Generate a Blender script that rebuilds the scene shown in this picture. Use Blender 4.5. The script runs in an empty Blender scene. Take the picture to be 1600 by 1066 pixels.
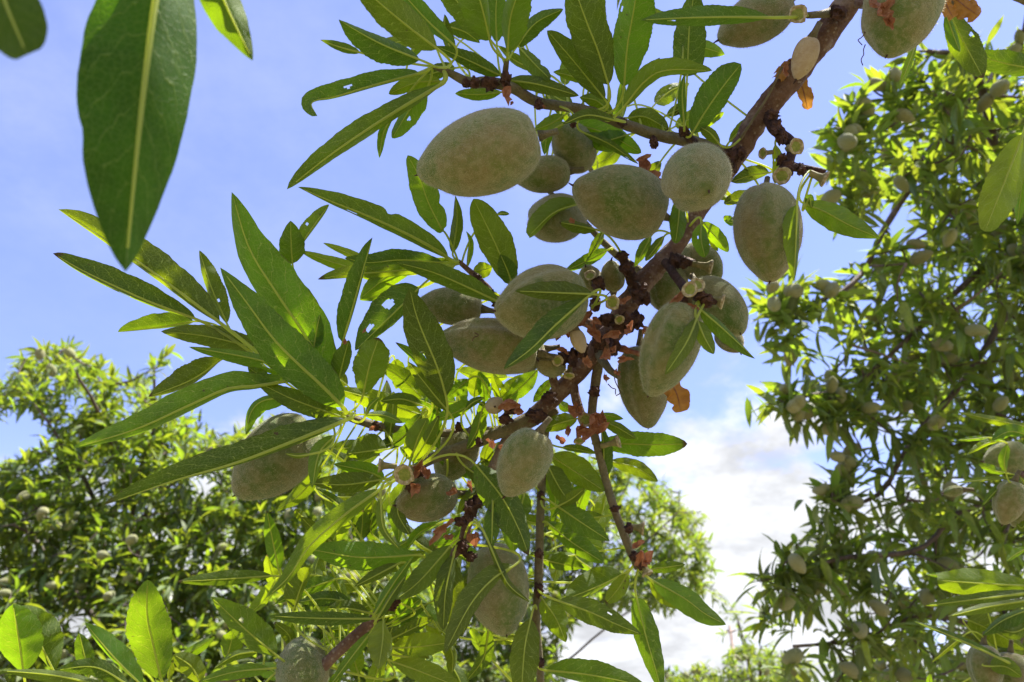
import bpy, math, random
import numpy as np
from mathutils import Vector, Matrix, Quaternion, noise as mnoise
random.seed(7)
R = math.radians
sc = bpy.context.scene
COL = sc.collection

# ------------------------------------------------------------------ camera
F = 1232.0                      # focal length in pixels of the 1600 px wide photograph
PITCH = 30.0
CAMLOC = Vector((0, 0, 1.6))
cam = bpy.data.cameras.new('camera')
cam.sensor_width = 36.0
cam.lens = 36.0 * F / 1600
cam.clip_start = 0.01
cam.clip_end = 5000
cam.dof.use_dof = True
cam.dof.focus_distance = 0.30
cam.dof.aperture_fstop = 23.0
camo = bpy.data.objects.new('camera', cam)
camo.location = CAMLOC
camo.rotation_euler = (R(90 + PITCH), 0, 0)
COL.objects.link(camo)
sc.camera = camo
CM = Matrix.Translation(CAMLOC) @ Matrix.Rotation(R(90 + PITCH), 4, 'X')
CR = CM.to_3x3()
CI = CM.inverted()

# ------------------------------------------------------------------ sky and sun
SUN_EL, SUN_AZ = 66.0, 80.0     # azimuth from +Y (view direction) towards +X
sd = Vector((math.sin(R(SUN_AZ)) * math.cos(R(SUN_EL)), math.cos(R(SUN_AZ)) * math.cos(R(SUN_EL)), math.sin(R(SUN_EL))))
w = bpy.data.worlds.new('World')
sc.world = w
w.use_nodes = True
nt = w.node_tree
for n_ in list(nt.nodes):
    nt.nodes.remove(n_)
class NB:
    """small node-building helper"""
    def __init__(s, nt): s.nt = nt
    def n(s, t, **k):
        nd = s.nt.nodes.new(t)
        for a, v in k.items():
            setattr(nd, a, v)
        return nd
    def put(s, sock, v):
        if hasattr(v, 'is_output') or isinstance(v, bpy.types.NodeSocket):
            s.nt.links.new(v, sock)
        else:
            sock.default_value = v
    def math(s, op, a, b=0.0, c=0.0, clamp=False):
        nd = s.n('ShaderNodeMath', operation=op, use_clamp=clamp)
        for i, v in enumerate((a, b, c)):
            s.put(nd.inputs[i], v)
        return nd.outputs[0]
    def mix(s, f, a, b, blend='MIX'):
        nd = s.n('ShaderNodeMix', data_type='RGBA', blend_type=blend)
        s.put(nd.inputs[0], f)
        for i, v in ((6, a), (7, b)):
            s.put(nd.inputs[i], v if not isinstance(v, tuple) else tuple(v) + ((1,) if len(v) == 3 else ()))
        return nd.outputs[2]
    def ramp(s, v, lo, hi, a=0.0, b=1.0):
        nd = s.n('ShaderNodeMapRange', interpolation_type='SMOOTHSTEP')
        s.put(nd.inputs[0], v)
        for i, x in zip((1, 2, 3, 4), (lo, hi, a, b)):
            nd.inputs[i].default_value = x
        return nd.outputs[0]
    def noise(s, vec, scale, detail=3, rough=.55, out=0):
        nd = s.n('ShaderNodeTexNoise')
        if vec is not None:
            s.put(nd.inputs['Vector'], vec)
        nd.inputs['Scale'].default_value = scale
        nd.inputs['Detail'].default_value = detail
        nd.inputs['Roughness'].default_value = rough
        return nd.outputs[out]
b = NB(nt)
sky = b.n('ShaderNodeTexSky', sky_type='NISHITA', sun_disc=False)
sky.sun_elevation = R(SUN_EL)
sky.sun_rotation = R(SUN_AZ)
sky.air_density = 1.0
sky.dust_density = 0.2
sky.ozone_density = 2.0
tc = b.n('ShaderNodeTexCoord')
sep = b.n('ShaderNodeSeparateXYZ')
b.put(sep.inputs[0], tc.outputs['Generated'])
zz = b.math('MAXIMUM', sep.outputs[2], 0.02)
zz2 = b.math('ADD', zz, 0.25)
cmb = b.n('ShaderNodeCombineXYZ')
b.put(cmb.inputs[0], b.math('DIVIDE', sep.outputs[0], zz2))
b.put(cmb.inputs[1], b.math('DIVIDE', sep.outputs[1], zz2))
mp = b.n('ShaderNodeMapping')
b.put(mp.inputs['Vector'], cmb.outputs[0])
mp.inputs['Location'].default_value = (7.1, 5.3, 0)
cn = b.noise(mp.outputs[0], 1.9, 9, .62)
bias = b.ramp(zz, 0.08, 0.60, 0.26, -0.12)      # cumulus thickens towards the horizon
cl = b.ramp(b.math('ADD', cn, bias), 0.52, 0.67)
cn2 = b.noise(mp.outputs[0], 4.0, 5, .6)
shade = b.ramp(cn2, .33, .66, 2.9, 4.9)
cc = b.n('ShaderNodeCombineColor')
b.put(cc.inputs[0], b.math('MULTIPLY', shade, .97)); b.put(cc.inputs[1], b.math('MULTIPLY', shade, .99)); b.put(cc.inputs[2], b.math('MULTIPLY', shade, 1.04))
veil = b.math('MULTIPLY', b.ramp(b.noise(mp.outputs[0], 1.1, 6, .6), .38, .72), b.ramp(b.noise(mp.outputs[0], 5.5, 6, .65), .25, .8, .06, .34))
skyc = b.mix(1.0, sky.outputs[0], (1.18, 1.00, 1.28), 'MULTIPLY')
fin = b.mix(cl, b.mix(veil, skyc, (3.3, 3.6, 4.2)), cc.outputs[0])
bg = b.n('ShaderNodeBackground')
b.put(bg.inputs['Color'], fin)
bg.inputs['Strength'].default_value = 0.10
wo = b.n('ShaderNodeOutputWorld')
nt.links.new(bg.outputs[0], wo.inputs[0])

sl = bpy.data.lights.new('sun', 'SUN')
sl.energy = 5.0
sl.angle = R(0.5)
sl.color = (1.0, 0.955, 0.88)
so = bpy.data.objects.new('sun', sl)
so.rotation_euler = sd.to_track_quat('Z', 'Y').to_euler()
so.location = (0, 0, 10)
COL.objects.link(so)

sc.view_settings.view_transform = 'Standard'
sc.view_settings.look = 'None'
sc.view_settings.exposure = 1.4
sc.view_settings.gamma = 1.0
sc.view_settings.use_curve_mapping = False
sc.cycles.use_denoising = True
sc.cycles.max_bounces = 8
sc.cycles.diffuse_bounces = 5
sc.cycles.glossy_bounces = 2
sc.cycles.transparent_max_bounces = 8
sc.cycles.sample_clamp_indirect = 6.0
sc.cycles.caustics_reflective = False
sc.cycles.caustics_refractive = False

# ------------------------------------------------------------------ materials
def newmat(name):
    m = bpy.data.materials.new(name)
    m.use_nodes = True
    m.node_tree.nodes.clear()
    return m, NB(m.node_tree)
def finish(b, sh):
    o = b.n('ShaderNodeOutputMaterial')
    b.nt.links.new(sh, o.inputs[0])
def principled(b, col, rough=.6, spec=.4, normal=None, **k):
    p = b.n('ShaderNodeBsdfPrincipled')
    b.put(p.inputs['Base Color'], col if not isinstance(col, tuple) else col + (1,))
    b.put(p.inputs['Roughness'], rough)
    p.inputs['Specular IOR Level'].default_value = spec
    if normal is not None:
        b.put(p.inputs['Normal'], normal)
    for a, v in k.items():
        b.put(p.inputs[a.replace('_', ' ')], v)
    return p.outputs[0]
def bump(b, h, strength=.3, dist=.001):
    n = b.n('ShaderNodeBump')
    n.inputs['Strength'].default_value = strength
    n.inputs['Distance'].default_value = dist
    b.put(n.inputs['Height'], h)
    return n.outputs[0]

def leaf_material(name, under, top, trans, vein, fine=True, tfac=.5, gloss=.4, wearf=1.0, vf=1.0):
    m, b = newmat(name)
    uv = b.n('ShaderNodeUVMap')
    sp = b.n('ShaderNodeSeparateXYZ')
    b.put(sp.inputs[0], uv.outputs[0])
    u2 = b.math('SUBTRACT', b.math('MULTIPLY', sp.outputs[0], 2.0), 1.0)
    au = b.math('ABSOLUTE', u2)
    v = sp.outputs[1]
    ge = b.n('ShaderNodeNewGeometry')
    oi = b.n('ShaderNodeObjectInfo')
    tcn = b.n('ShaderNodeTexCoord')
    rnd = b.math('FRACT', b.math('ADD', ge.outputs['Random Per Island'], oi.outputs['Random']))
    wob = b.noise(uv.outputs[0], 7.0, 2)
    curve = b.math('POWER', au, 1.35)
    s = b.math('SUBTRACT', b.math('MULTIPLY', v, 9.0), b.math('MULTIPLY', curve, 1.7))
    s = b.math('ADD', s, b.math('MULTIPLY', wob, 1.0))
    s = b.math('ADD', s, b.math('MULTIPLY', b.math('GREATER_THAN', u2, 0.0), 0.45))
    fr = b.math('ABSOLUTE', b.math('SUBTRACT', b.math('FRACT', s), 0.5))
    vm = b.ramp(fr, 0.455, 0.497)
    vm = b.math('MULTIPLY', vm, b.ramp(au, 0.75, 1.0, 1.0, 0.15))
    rib = b.ramp(au, 0.02, 0.07, 1.0, 0.0)
    vm = b.math('MAXIMUM', vm, b.math('MULTIPLY', rib, 1.0), clamp=True)
    if fine:
        mpn = b.n('ShaderNodeMapping')
        b.put(mpn.inputs[0], uv.outputs[0])
        mpn.inputs['Scale'].default_value = (1.0, 3.2, 1.0)
        vo = b.n('ShaderNodeTexVoronoi', feature='DISTANCE_TO_EDGE')
        b.put(vo.inputs['Vector'], mpn.outputs[0])
        vo.inputs['Scale'].default_value = 17.0
        fm = b.ramp(vo.outputs['Distance'], 0.02, 0.09, 1.0, 0.0)
        blot = b.noise(tcn.outputs['Object'], 90.0, 4)
    else:
        fm = b.math('MULTIPLY', vm, 0.0)
        blot = b.noise(tcn.outputs['Object'], 9.0, 2)
    allv = b.math('ADD', b.math('MULTIPLY', vm, .75 * vf), b.math('MULTIPLY', fm, .34 * vf), clamp=True)
    allv = b.math('MAXIMUM', allv, b.math('MULTIPLY', rib, .6))
    hs = b.ramp(rnd, 0, 1, .66, 1.30)
    def vary(c):
        h = b.n('ShaderNodeHueSaturation')
        h.inputs['Color'].default_value = c + (1,)
        b.put(h.inputs['Hue'], b.ramp(b.math('FRACT', b.math('MULTIPLY', rnd, 7.3)), 0, 1, .478, .515))
        b.put(h.inputs['Value'], b.math('MULTIPLY', hs, b.ramp(blot, .25, .75, .8, 1.2)))
        return h.outputs[0]
    cu = b.mix(allv, vary(under), vein)
    ct = b.mix(b.math('MULTIPLY', allv, .6), vary(top), vein)
    back = ge.outputs['Backfacing']
    col = b.mix(back, cu, ct)
    tv = b.mix(b.math('MULTIPLY', allv, .8), vary(trans), (trans[0] * 1.9, trans[1] * 1.5, trans[2] * 6))
    r3 = b.math('FRACT', b.math('MULTIPLY', rnd, 13.7))
    tipm = b.math('MULTIPLY', b.ramp(b.math('ADD', v, b.math('MULTIPLY', wob, .06)), .955, 1.0), b.ramp(r3, .78, .84))
    spk = b.math('MULTIPLY', b.ramp(b.noise(tcn.outputs['Object'], 320 if fine else 40, 2), .70, .76), b.ramp(r3, .2, .9))
    edge = b.math('MULTIPLY', b.ramp(au, .93, 1.0), b.ramp(b.noise(uv.outputs[0], 9, 2), .55, .62))
    wear = b.math('MAXIMUM', b.math('MAXIMUM', tipm, spk), b.math('MULTIPLY', edge, .7), clamp=True)
    wear = b.math('MULTIPLY', wear, wearf)
    col = b.mix(wear, col, (.10, .07, .03))
    tv = b.mix(wear, tv, (.13, .085, .02))
    nrm = bump(b, b.math('ADD', b.math('MULTIPLY', vm, 1.0), b.math('MULTIPLY', fm, .35)), .55, .0006)
    ro = b.ramp(back, 0, 1, .58, .36)
    ps = principled(b, col, ro, gloss, nrm, Sheen_Weight=.03)
    tr = b.n('ShaderNodeBsdfTranslucent')
    b.put(tr.inputs[0], tv)
    b.put(tr.inputs['Normal'], nrm)
    mx = b.n('ShaderNodeMixShader')
    mx.inputs[0].default_value = tfac
    b.nt.links.new(ps, mx.inputs[1]); b.nt.links.new(tr.outputs[0], mx.inputs[2])
    finish(b, mx.outputs[0])
    return m

M = {}
M['leaf'] = leaf_material('leaf_blade', (.046, .100, .013), (.042, .092, .018), (.275, .415, .003), (.36, .42, .15))
M['leaf_far'] = leaf_material('leaf_blade_far', (.100, .155, .040), (.120, .180, .055), (.310, .430, .016), (.30, .38, .12), fine=False, gloss=.8)

M['leaf_smooth'] = leaf_material('leaf_blade_smooth', (.036, .088, .007), (.034, .080, .010), (.150, .295, .004), (.30, .38, .12), wearf=0.0, vf=.55, gloss=.18)

def rib_material():
    m, b = newmat('leaf_midrib')
    p = principled(b, (.36, .42, .14), .5, .4)
    tr = b.n('ShaderNodeBsdfTranslucent'); tr.inputs[0].default_value = (.85, .90, .16, 1)
    mx = b.n('ShaderNodeMixShader'); mx.inputs[0].default_value = .62
    b.nt.links.new(p, mx.inputs[1]); b.nt.links.new(tr.outputs[0], mx.inputs[2])
    finish(b, mx.outputs[0])
    return m
M['rib'] = rib_material()

def almond_material(name, c1, c2, c3, sheen=.5):
    m, b = newmat(name)
    tcn = b.n('ShaderNodeTexCoord'); oi = b.n('ShaderNodeObjectInfo')
    off = b.n('ShaderNodeVectorMath', operation='ADD')
    b.put(off.inputs[0], tcn.outputs['Object'])
    cx = b.n('ShaderNodeCombineXYZ')
    for i in range(3): b.put(cx.inputs[i], oi.outputs['Random'])
    b.put(off.inputs[1], cx.outputs[0])
    V = off.outputs[0]
    n1 = b.noise(V, 75, 4, .6)
    n2 = b.noise(V, 420, 4, .7)
    col = b.mix(b.ramp(n1, .35, .68), c1, c2)
    col = b.mix(b.math('MULTIPLY', b.ramp(n2, .40, .68), .55), col, c3)
    vo = b.n('ShaderNodeTexVoronoi'); b.put(vo.inputs['Vector'], V); vo.inputs['Scale'].default_value = 520
    vo.inputs['Randomness'].default_value = 1
    dots = b.ramp(vo.outputs['Distance'], .10, .22, 1, 0)
    keep = b.ramp(b.noise(V, 160, 2), .5, .62)
    col = b.mix(b.math('MULTIPLY', b.math('MULTIPLY', dots, keep), .5), col, (.09, .085, .03))
    hv = b.n('ShaderNodeHueSaturation')
    b.put(hv.inputs['Color'], col)
    b.put(hv.inputs['Value'], b.ramp(oi.outputs['Random'], 0, 1, .9, 1.12))
    b.put(hv.inputs['Hue'], b.ramp(b.math('FRACT', b.math('MULTIPLY', oi.outputs['Random'], 5.7)), 0, 1, .485, .508))
    n3 = b.noise(V, 2600, 2, .7)
    nrm = bump(b, b.math('ADD', n3, b.math('MULTIPLY', n2, 1.0)), .8, .0009)
    sh = principled(b, hv.outputs[0], .85, .15, nrm, Sheen_Weight=sheen, Sheen_Roughness=.36, Sheen_Tint=(1.0, .97, .84, 1))
    finish(b, sh)
    return m
M['almond'] = almond_material('almond_velvet', (.100, .158, .026), (.215, .190, .066), (.33, .31, .15), .72)
M['almond_dry'] = almond_material('almond_shrivelled', (.55, .45, .26), (.48, .36, .19), (.62, .52, .33), .4)
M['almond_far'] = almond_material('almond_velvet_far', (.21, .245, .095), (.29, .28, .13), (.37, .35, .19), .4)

def bark_material(name, c1, c2, c3, sc1=140, spots=.6):
    m, b = newmat(name)
    tcn = b.n('ShaderNodeTexCoord')
    V = tcn.outputs['Object']
    n1 = b.noise(V, sc1, 5, .65)
    n2 = b.noise(V, sc1 * 4.5, 4, .7)
    col = b.mix(b.ramp(n1, .35, .65), c1, c2)
    vo = b.n('ShaderNodeTexVoronoi'); b.put(vo.inputs['Vector'], V); vo.inputs['Scale'].default_value = sc1 * 2.2
    col = b.mix(b.math('MULTIPLY', b.ramp(vo.outputs['Distance'], .12, .26, 1, 0), spots), col, c3)
    col = b.mix(b.math('MULTIPLY', b.ramp(n2, .5, .8), .5), col, c3)
    col = b.mix(b.math('MULTIPLY', b.ramp(b.noise(V, sc1 * .35, 4, .7), .5, .66), .55), col, tuple(min(1, q * 1.05) for q in c3))
    nrm = bump(b, b.math('ADD', n2, n1), 1.0, .0022)
    finish(b, principled(b, col, .7, .3, nrm))
    return m
M['bark'] = bark_material('bark_brown', (.14, .070, .045), (.235, .135, .090), (.40, .32, .25), 170, .7)
M['bark_dark'] = bark_material('bark_knot', (.045, .022, .017), (.10, .045, .030), (.20, .10, .065), 260, .4)
M['twig'] = bark_material('bark_twig', (.20, .18, .085), (.27, .225, .125), (.17, .10, .06), 200, .45)
M['bark_far'] = bark_material('bark_far', (.075, .052, .044), (.13, .095, .080), (.25, .19, .16), 30, .4)

def simple(name, c1, c2, scale, rough=.75, trans=None, tf=.3):
    m, b = newmat(name)
    tcn = b.n('ShaderNodeTexCoord')
    n1 = b.noise(tcn.outputs['Object'], scale, 4, .65)
    col = b.mix(b.ramp(n1, .35, .68), c1, c2)
    p = principled(b, col, rough, .25, bump(b, n1, .6, .001))
    if trans:
        tr = b.n('ShaderNodeBsdfTranslucent'); tr.inputs[0].default_value = trans + (1,)
        mx = b.n('ShaderNodeMixShader'); mx.inputs[0].default_value = tf
        b.nt.links.new(p, mx.inputs[1]); b.nt.links.new(tr.outputs[0], mx.inputs[2])
        p = mx.outputs[0]
    finish(b, p)
    return m
M['dry'] = simple('dried_calyx', (.27, .11, .06), (.42, .235, .15), 500, .85, (.5, .18, .07), .3)
M['fuzz'] = simple('almond_fuzz', (.50, .48, .28), (.58, .54, .36), 200, .9, (.75, .70, .48), .6)
M['dead'] = simple('dead_leaf', (.34, .16, .05), (.48, .27, .10), 160, .7, (.60, .26, .03), .45)
M['stub_rim'] = simple('stub_rim', (.26, .19, .09), (.50, .44, .27), 700)
M['stub_disc'] = simple('stub_disc', (.17, .21, .03), (.27, .28, .06), 900, .55)
M['stub_stalk'] = simple('stub_stalk', (.17, .16, .06), (.27, .22, .10), 500)
M['ground'] = simple('dry_soil', (.19, .15, .095), (.13, .135, .06), 3.0, .95)
M['pole'] = simple('weathered_wood', (.34, .25, .20), (.42, .33, .27), 8, .85)

# ------------------------------------------------------------------ geometry helpers
ZERO = Vector((0, 0, 0))
def P(x, y, d):
    """point seen at photo pixel x,y at depth d metres in front of the camera"""
    return CM @ Vector(((x - 800) / F * d, -(y - 533) / F * d, -d))
def px(p):
    q = CI @ p
    d = -q.z
    return (800 + q.x / d * F, 533 - q.y / d * F, d) if d > 1e-4 else (-1e6, -1e6, d)
def tag(o, label=None, cat=None, group=None, kind=None):
    for k, v in (('label', label), ('category', cat), ('group', group), ('kind', kind)):
        if v: o[k] = v
    return o
def empty(name, loc, label, cat, group=None):
    o = bpy.data.objects.new(name, None)
    o.empty_display_size = .02
    o.location = loc
    COL.objects.link(o)
    return tag(o, label, cat, group)
def mesh(name, verts, faces, mats, idx=None, uv=None, smooth=True):
    me = bpy.data.meshes.new(name)
    me.from_pydata([tuple(v) for v in verts], [], faces)
    for m in (mats if isinstance(mats, (list, tuple)) else [mats]):
        me.materials.append(m)
    if idx: me.polygons.foreach_set('material_index', idx)
    if smooth: me.polygons.foreach_set('use_smooth', [True] * len(faces))
    if uv is not None:
        l = me.uv_layers.new(name='UVMap')
        vi = np.empty(len(me.loops), dtype=np.int32)
        me.loops.foreach_get('vertex_index', vi)
        l.data.foreach_set('uv', np.asarray(uv, dtype=np.float32)[vi].ravel())
    me.update()
    return me
def obj(name, me, parent=None, mat=None):
    """link a mesh whose world matrix is mat; parents are pure translations"""
    o = bpy.data.objects.new(name, me)
    COL.objects.link(o)
    mat = mat or Matrix()
    if parent is not None:
        o.parent = parent
        pl = Vector()
        q = parent
        while q is not None:
            pl = pl + q.location
            q = q.parent
        mat = Matrix.Translation(-pl) @ mat
    o.matrix_basis = mat
    return o
def wobj(name, verts, faces, mats, parent=None, idx=None, uv=None, origin=None, smooth=True):
    """object from world-space vertices, with its origin at a point of its own"""
    og = Vector(origin if origin is not None else verts[0])
    return obj(name, mesh(name, [Vector(v) - og for v in verts], faces, mats, idx, uv, smooth), parent, Matrix.Translation(og))
def catmull(pts, n):
    pts = [Vector(p) for p in pts]
    if len(pts) == 2:
        return [pts[0].lerp(pts[1], i / n) for i in range(n + 1)]
    q = [pts[0] * 2 - pts[1]] + pts + [pts[-1] * 2 - pts[-2]]
    ln = [0.0]
    for a, c in zip(pts, pts[1:]): ln.append(ln[-1] + max((c - a).length, 1e-9))
    out = []
    for i in range(n + 1):
        t = ln[-1] * i / n
        k = min(max([j for j in range(len(pts) - 1) if ln[j] <= t + 1e-12]), len(pts) - 2)
        s = min(1.0, (t - ln[k]) / (ln[k + 1] - ln[k]))
        p0, p1, p2, p3 = q[k:k + 4]
        out.append(.5 * ((2 * p1) + (p2 - p0) * s + (2 * p0 - 5 * p1 + 4 * p2 - p3) * s * s + (3 * p1 - p0 - 3 * p2 + p3) * s ** 3))
    return out
def tube_data(path, rad, sides=8, cap=True, rough=0.0, seed=0.0, freq=200):
    vs, fs = [], []
    n = len(path)
    up = Vector((.3, .2, 1))
    for i, p in enumerate(path):
        t = (path[min(i + 1, n - 1)] - path[max(i - 1, 0)])
        t = t.normalized() if t.length > 0 else Vector((0, 0, 1))
        a = up - t * up.dot(t)
        if a.length < 1e-4: a = t.orthogonal()
        a.normalize()
        up = a
        c = t.cross(a)
        for k in range(sides):
            th = 2 * math.pi * k / sides
            dr = a * math.cos(th) + c * math.sin(th)
            r = rad[i]
            if rough:
                q = p + dr * r
                r *= 1 + rough * (mnoise.noise(q * freq + Vector((seed, 0, 0))) + .5 * mnoise.noise(q * freq * 2.7))
            vs.append(p + dr * r)
    for i in range(n - 1):
        for k in range(sides):
            k2 = (k + 1) % sides
            fs.append((i * sides + k, i * sides + k2, (i + 1) * sides + k2, (i + 1) * sides + k))
    if cap:
        fs.append(tuple(reversed(range(sides))))
        fs.append(tuple(range((n - 1) * sides, n * sides)))
    return vs, fs

# ------------------------------------------------------------------ setting: ground
g = []
N = 40
for j in range(N + 1):
    for i in range(N + 1):
        a, c = (i / N * 2 - 1), (j / N * 2 - 1)
        x, y = 900 * a * abs(a) ** 2, 900 * c * abs(c) ** 2
        g.append(Vector((x, y, .05 * mnoise.noise(Vector((x * .4, y * .4, 0))))))
gf = [(j * (N + 1) + i, j * (N + 1) + i + 1, (j + 1) * (N + 1) + i + 1, (j + 1) * (N + 1) + i) for j in range(N) for i in range(N)]
tag(wobj('ground', g, gf, M['ground'], origin=(0, 0, 0)), 'dry soil and thin grass under the almond trees', None, None, 'structure')

# ------------------------------------------------------------------ background trees
def leaf_variant(k):
    rr = random.Random(100 + k)
    n = 5
    W = rr.uniform(.155, .225)
    fold = R(rr.uniform(5, 38)); droop = rr.uniform(-.15, .5); tw = rr.uniform(-1.1, 1.1); side = rr.uniform(-.2, .2)
    vs, uv, fs = [], [], []
    for i in range(n + 1):
        v = i / n
        x = .10 + .9 * v
        c = Vector((x, side * v * v, -droop * v * v))
        pr = (max(v, .0) ** .7) * ((1 - v) ** .85) * 1.75
        a = tw * v
        for s in (-1, 0, 1):
            o_ = Vector((0, s * W * pr * math.cos(fold), abs(s) * W * pr * math.sin(fold)))
            o_ = Matrix.Rotation(a, 3, 'X') @ o_
            vs.append(c + o_)
            uv.append((.5 + .5 * s, v))
    for i in range(n):
        for s in (0, 1):
            p = i * 3 + s
            fs.append((p, p + 1, p + 4, p + 3) if False else (p, p + 3, p + 4, p + 1))   # front = underside
    vs += [Vector((0, .008, 0)), Vector((0, -.008, 0)), Vector((.12, 0, .006))]
    uv += [(.5, 0)] * 3
    m_ = len(vs)
    fs.append((m_ - 3, m_ - 2, m_ - 1))
    return vs, uv, fs
LV = [leaf_variant(k) for k in range(14)]
LVM = [mesh('leaf_far', v, f, M['leaf_far'], uv=u) for v, u, f in LV]

def almond_verts(L, B, nu=28, nv=20, flat=.86, groove=.05, tipsharp=.16):
    """fuzzy green almond along +X (stalk end at -L, tip at +L)"""
    vs, fs = [], []
    for j in range(nv + 1):
        th = math.pi * j / nv
        cx = -math.cos(th)
        r = max(0.0, math.sin(th)) ** .92
        asym = 1.0 - .10 * cx
        x = cx * L
        if cx > .72:
            k = (cx - .72) / .28
            x += tipsharp * L * k * k * .7
            r *= 1 - .12 * k
        if cx < -.9:
            x += (-(cx) - .9) / .1 * L * .06
        for i in range(nu):
            ph = 2 * math.pi * i / nu
            g_ = 1 - groove * math.exp(-(((ph + math.pi) % (2 * math.pi) - math.pi) / .16) ** 2) + groove * .6 * math.exp(-((abs((ph + math.pi) % (2 * math.pi) - math.pi) - .42) / .25) ** 2)
            rr = B * r * asym * g_
            vs.append(Vector((x, rr * math.cos(ph), rr * flat * math.sin(ph))))
    for j in range(nv):
        for i in range(nu):
            i2 = (i + 1) % nu
            fs.append((j * nu + i, j * nu + i2, (j + 1) * nu + i2, (j + 1) * nu + i))
    return vs, fs
FARALM = []
for k in range(6):
    rr = random.Random(50 + k)
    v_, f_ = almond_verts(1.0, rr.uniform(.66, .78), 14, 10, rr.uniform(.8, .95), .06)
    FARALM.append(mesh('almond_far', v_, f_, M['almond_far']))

def inpoly(x, y, poly):
    c = False
    j = len(poly) - 1
    for i in range(len(poly)):
        xi, yi = poly[i]; xj, yj = poly[j]
        if (yi > y) != (yj > y) and x < (xj - xi) * (y - yi) / (yj - yi) + xi: c = not c
        j = i
    return c
def sample_poly(poly, n, dr, rng, holes=()):
    xs = [p[0] for p in poly]; ys = [p[1] for p in poly]
    out = []
    while len(out) < n:
        x, y = rng.uniform(min(xs), max(xs)), rng.uniform(min(ys), max(ys))
        if inpoly(x, y, poly) and not any(inpoly(x, y, h) for h in holes):
            out.append(P(x, y, dr(x, y) if callable(dr) else rng.uniform(*dr)))
    return out

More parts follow.
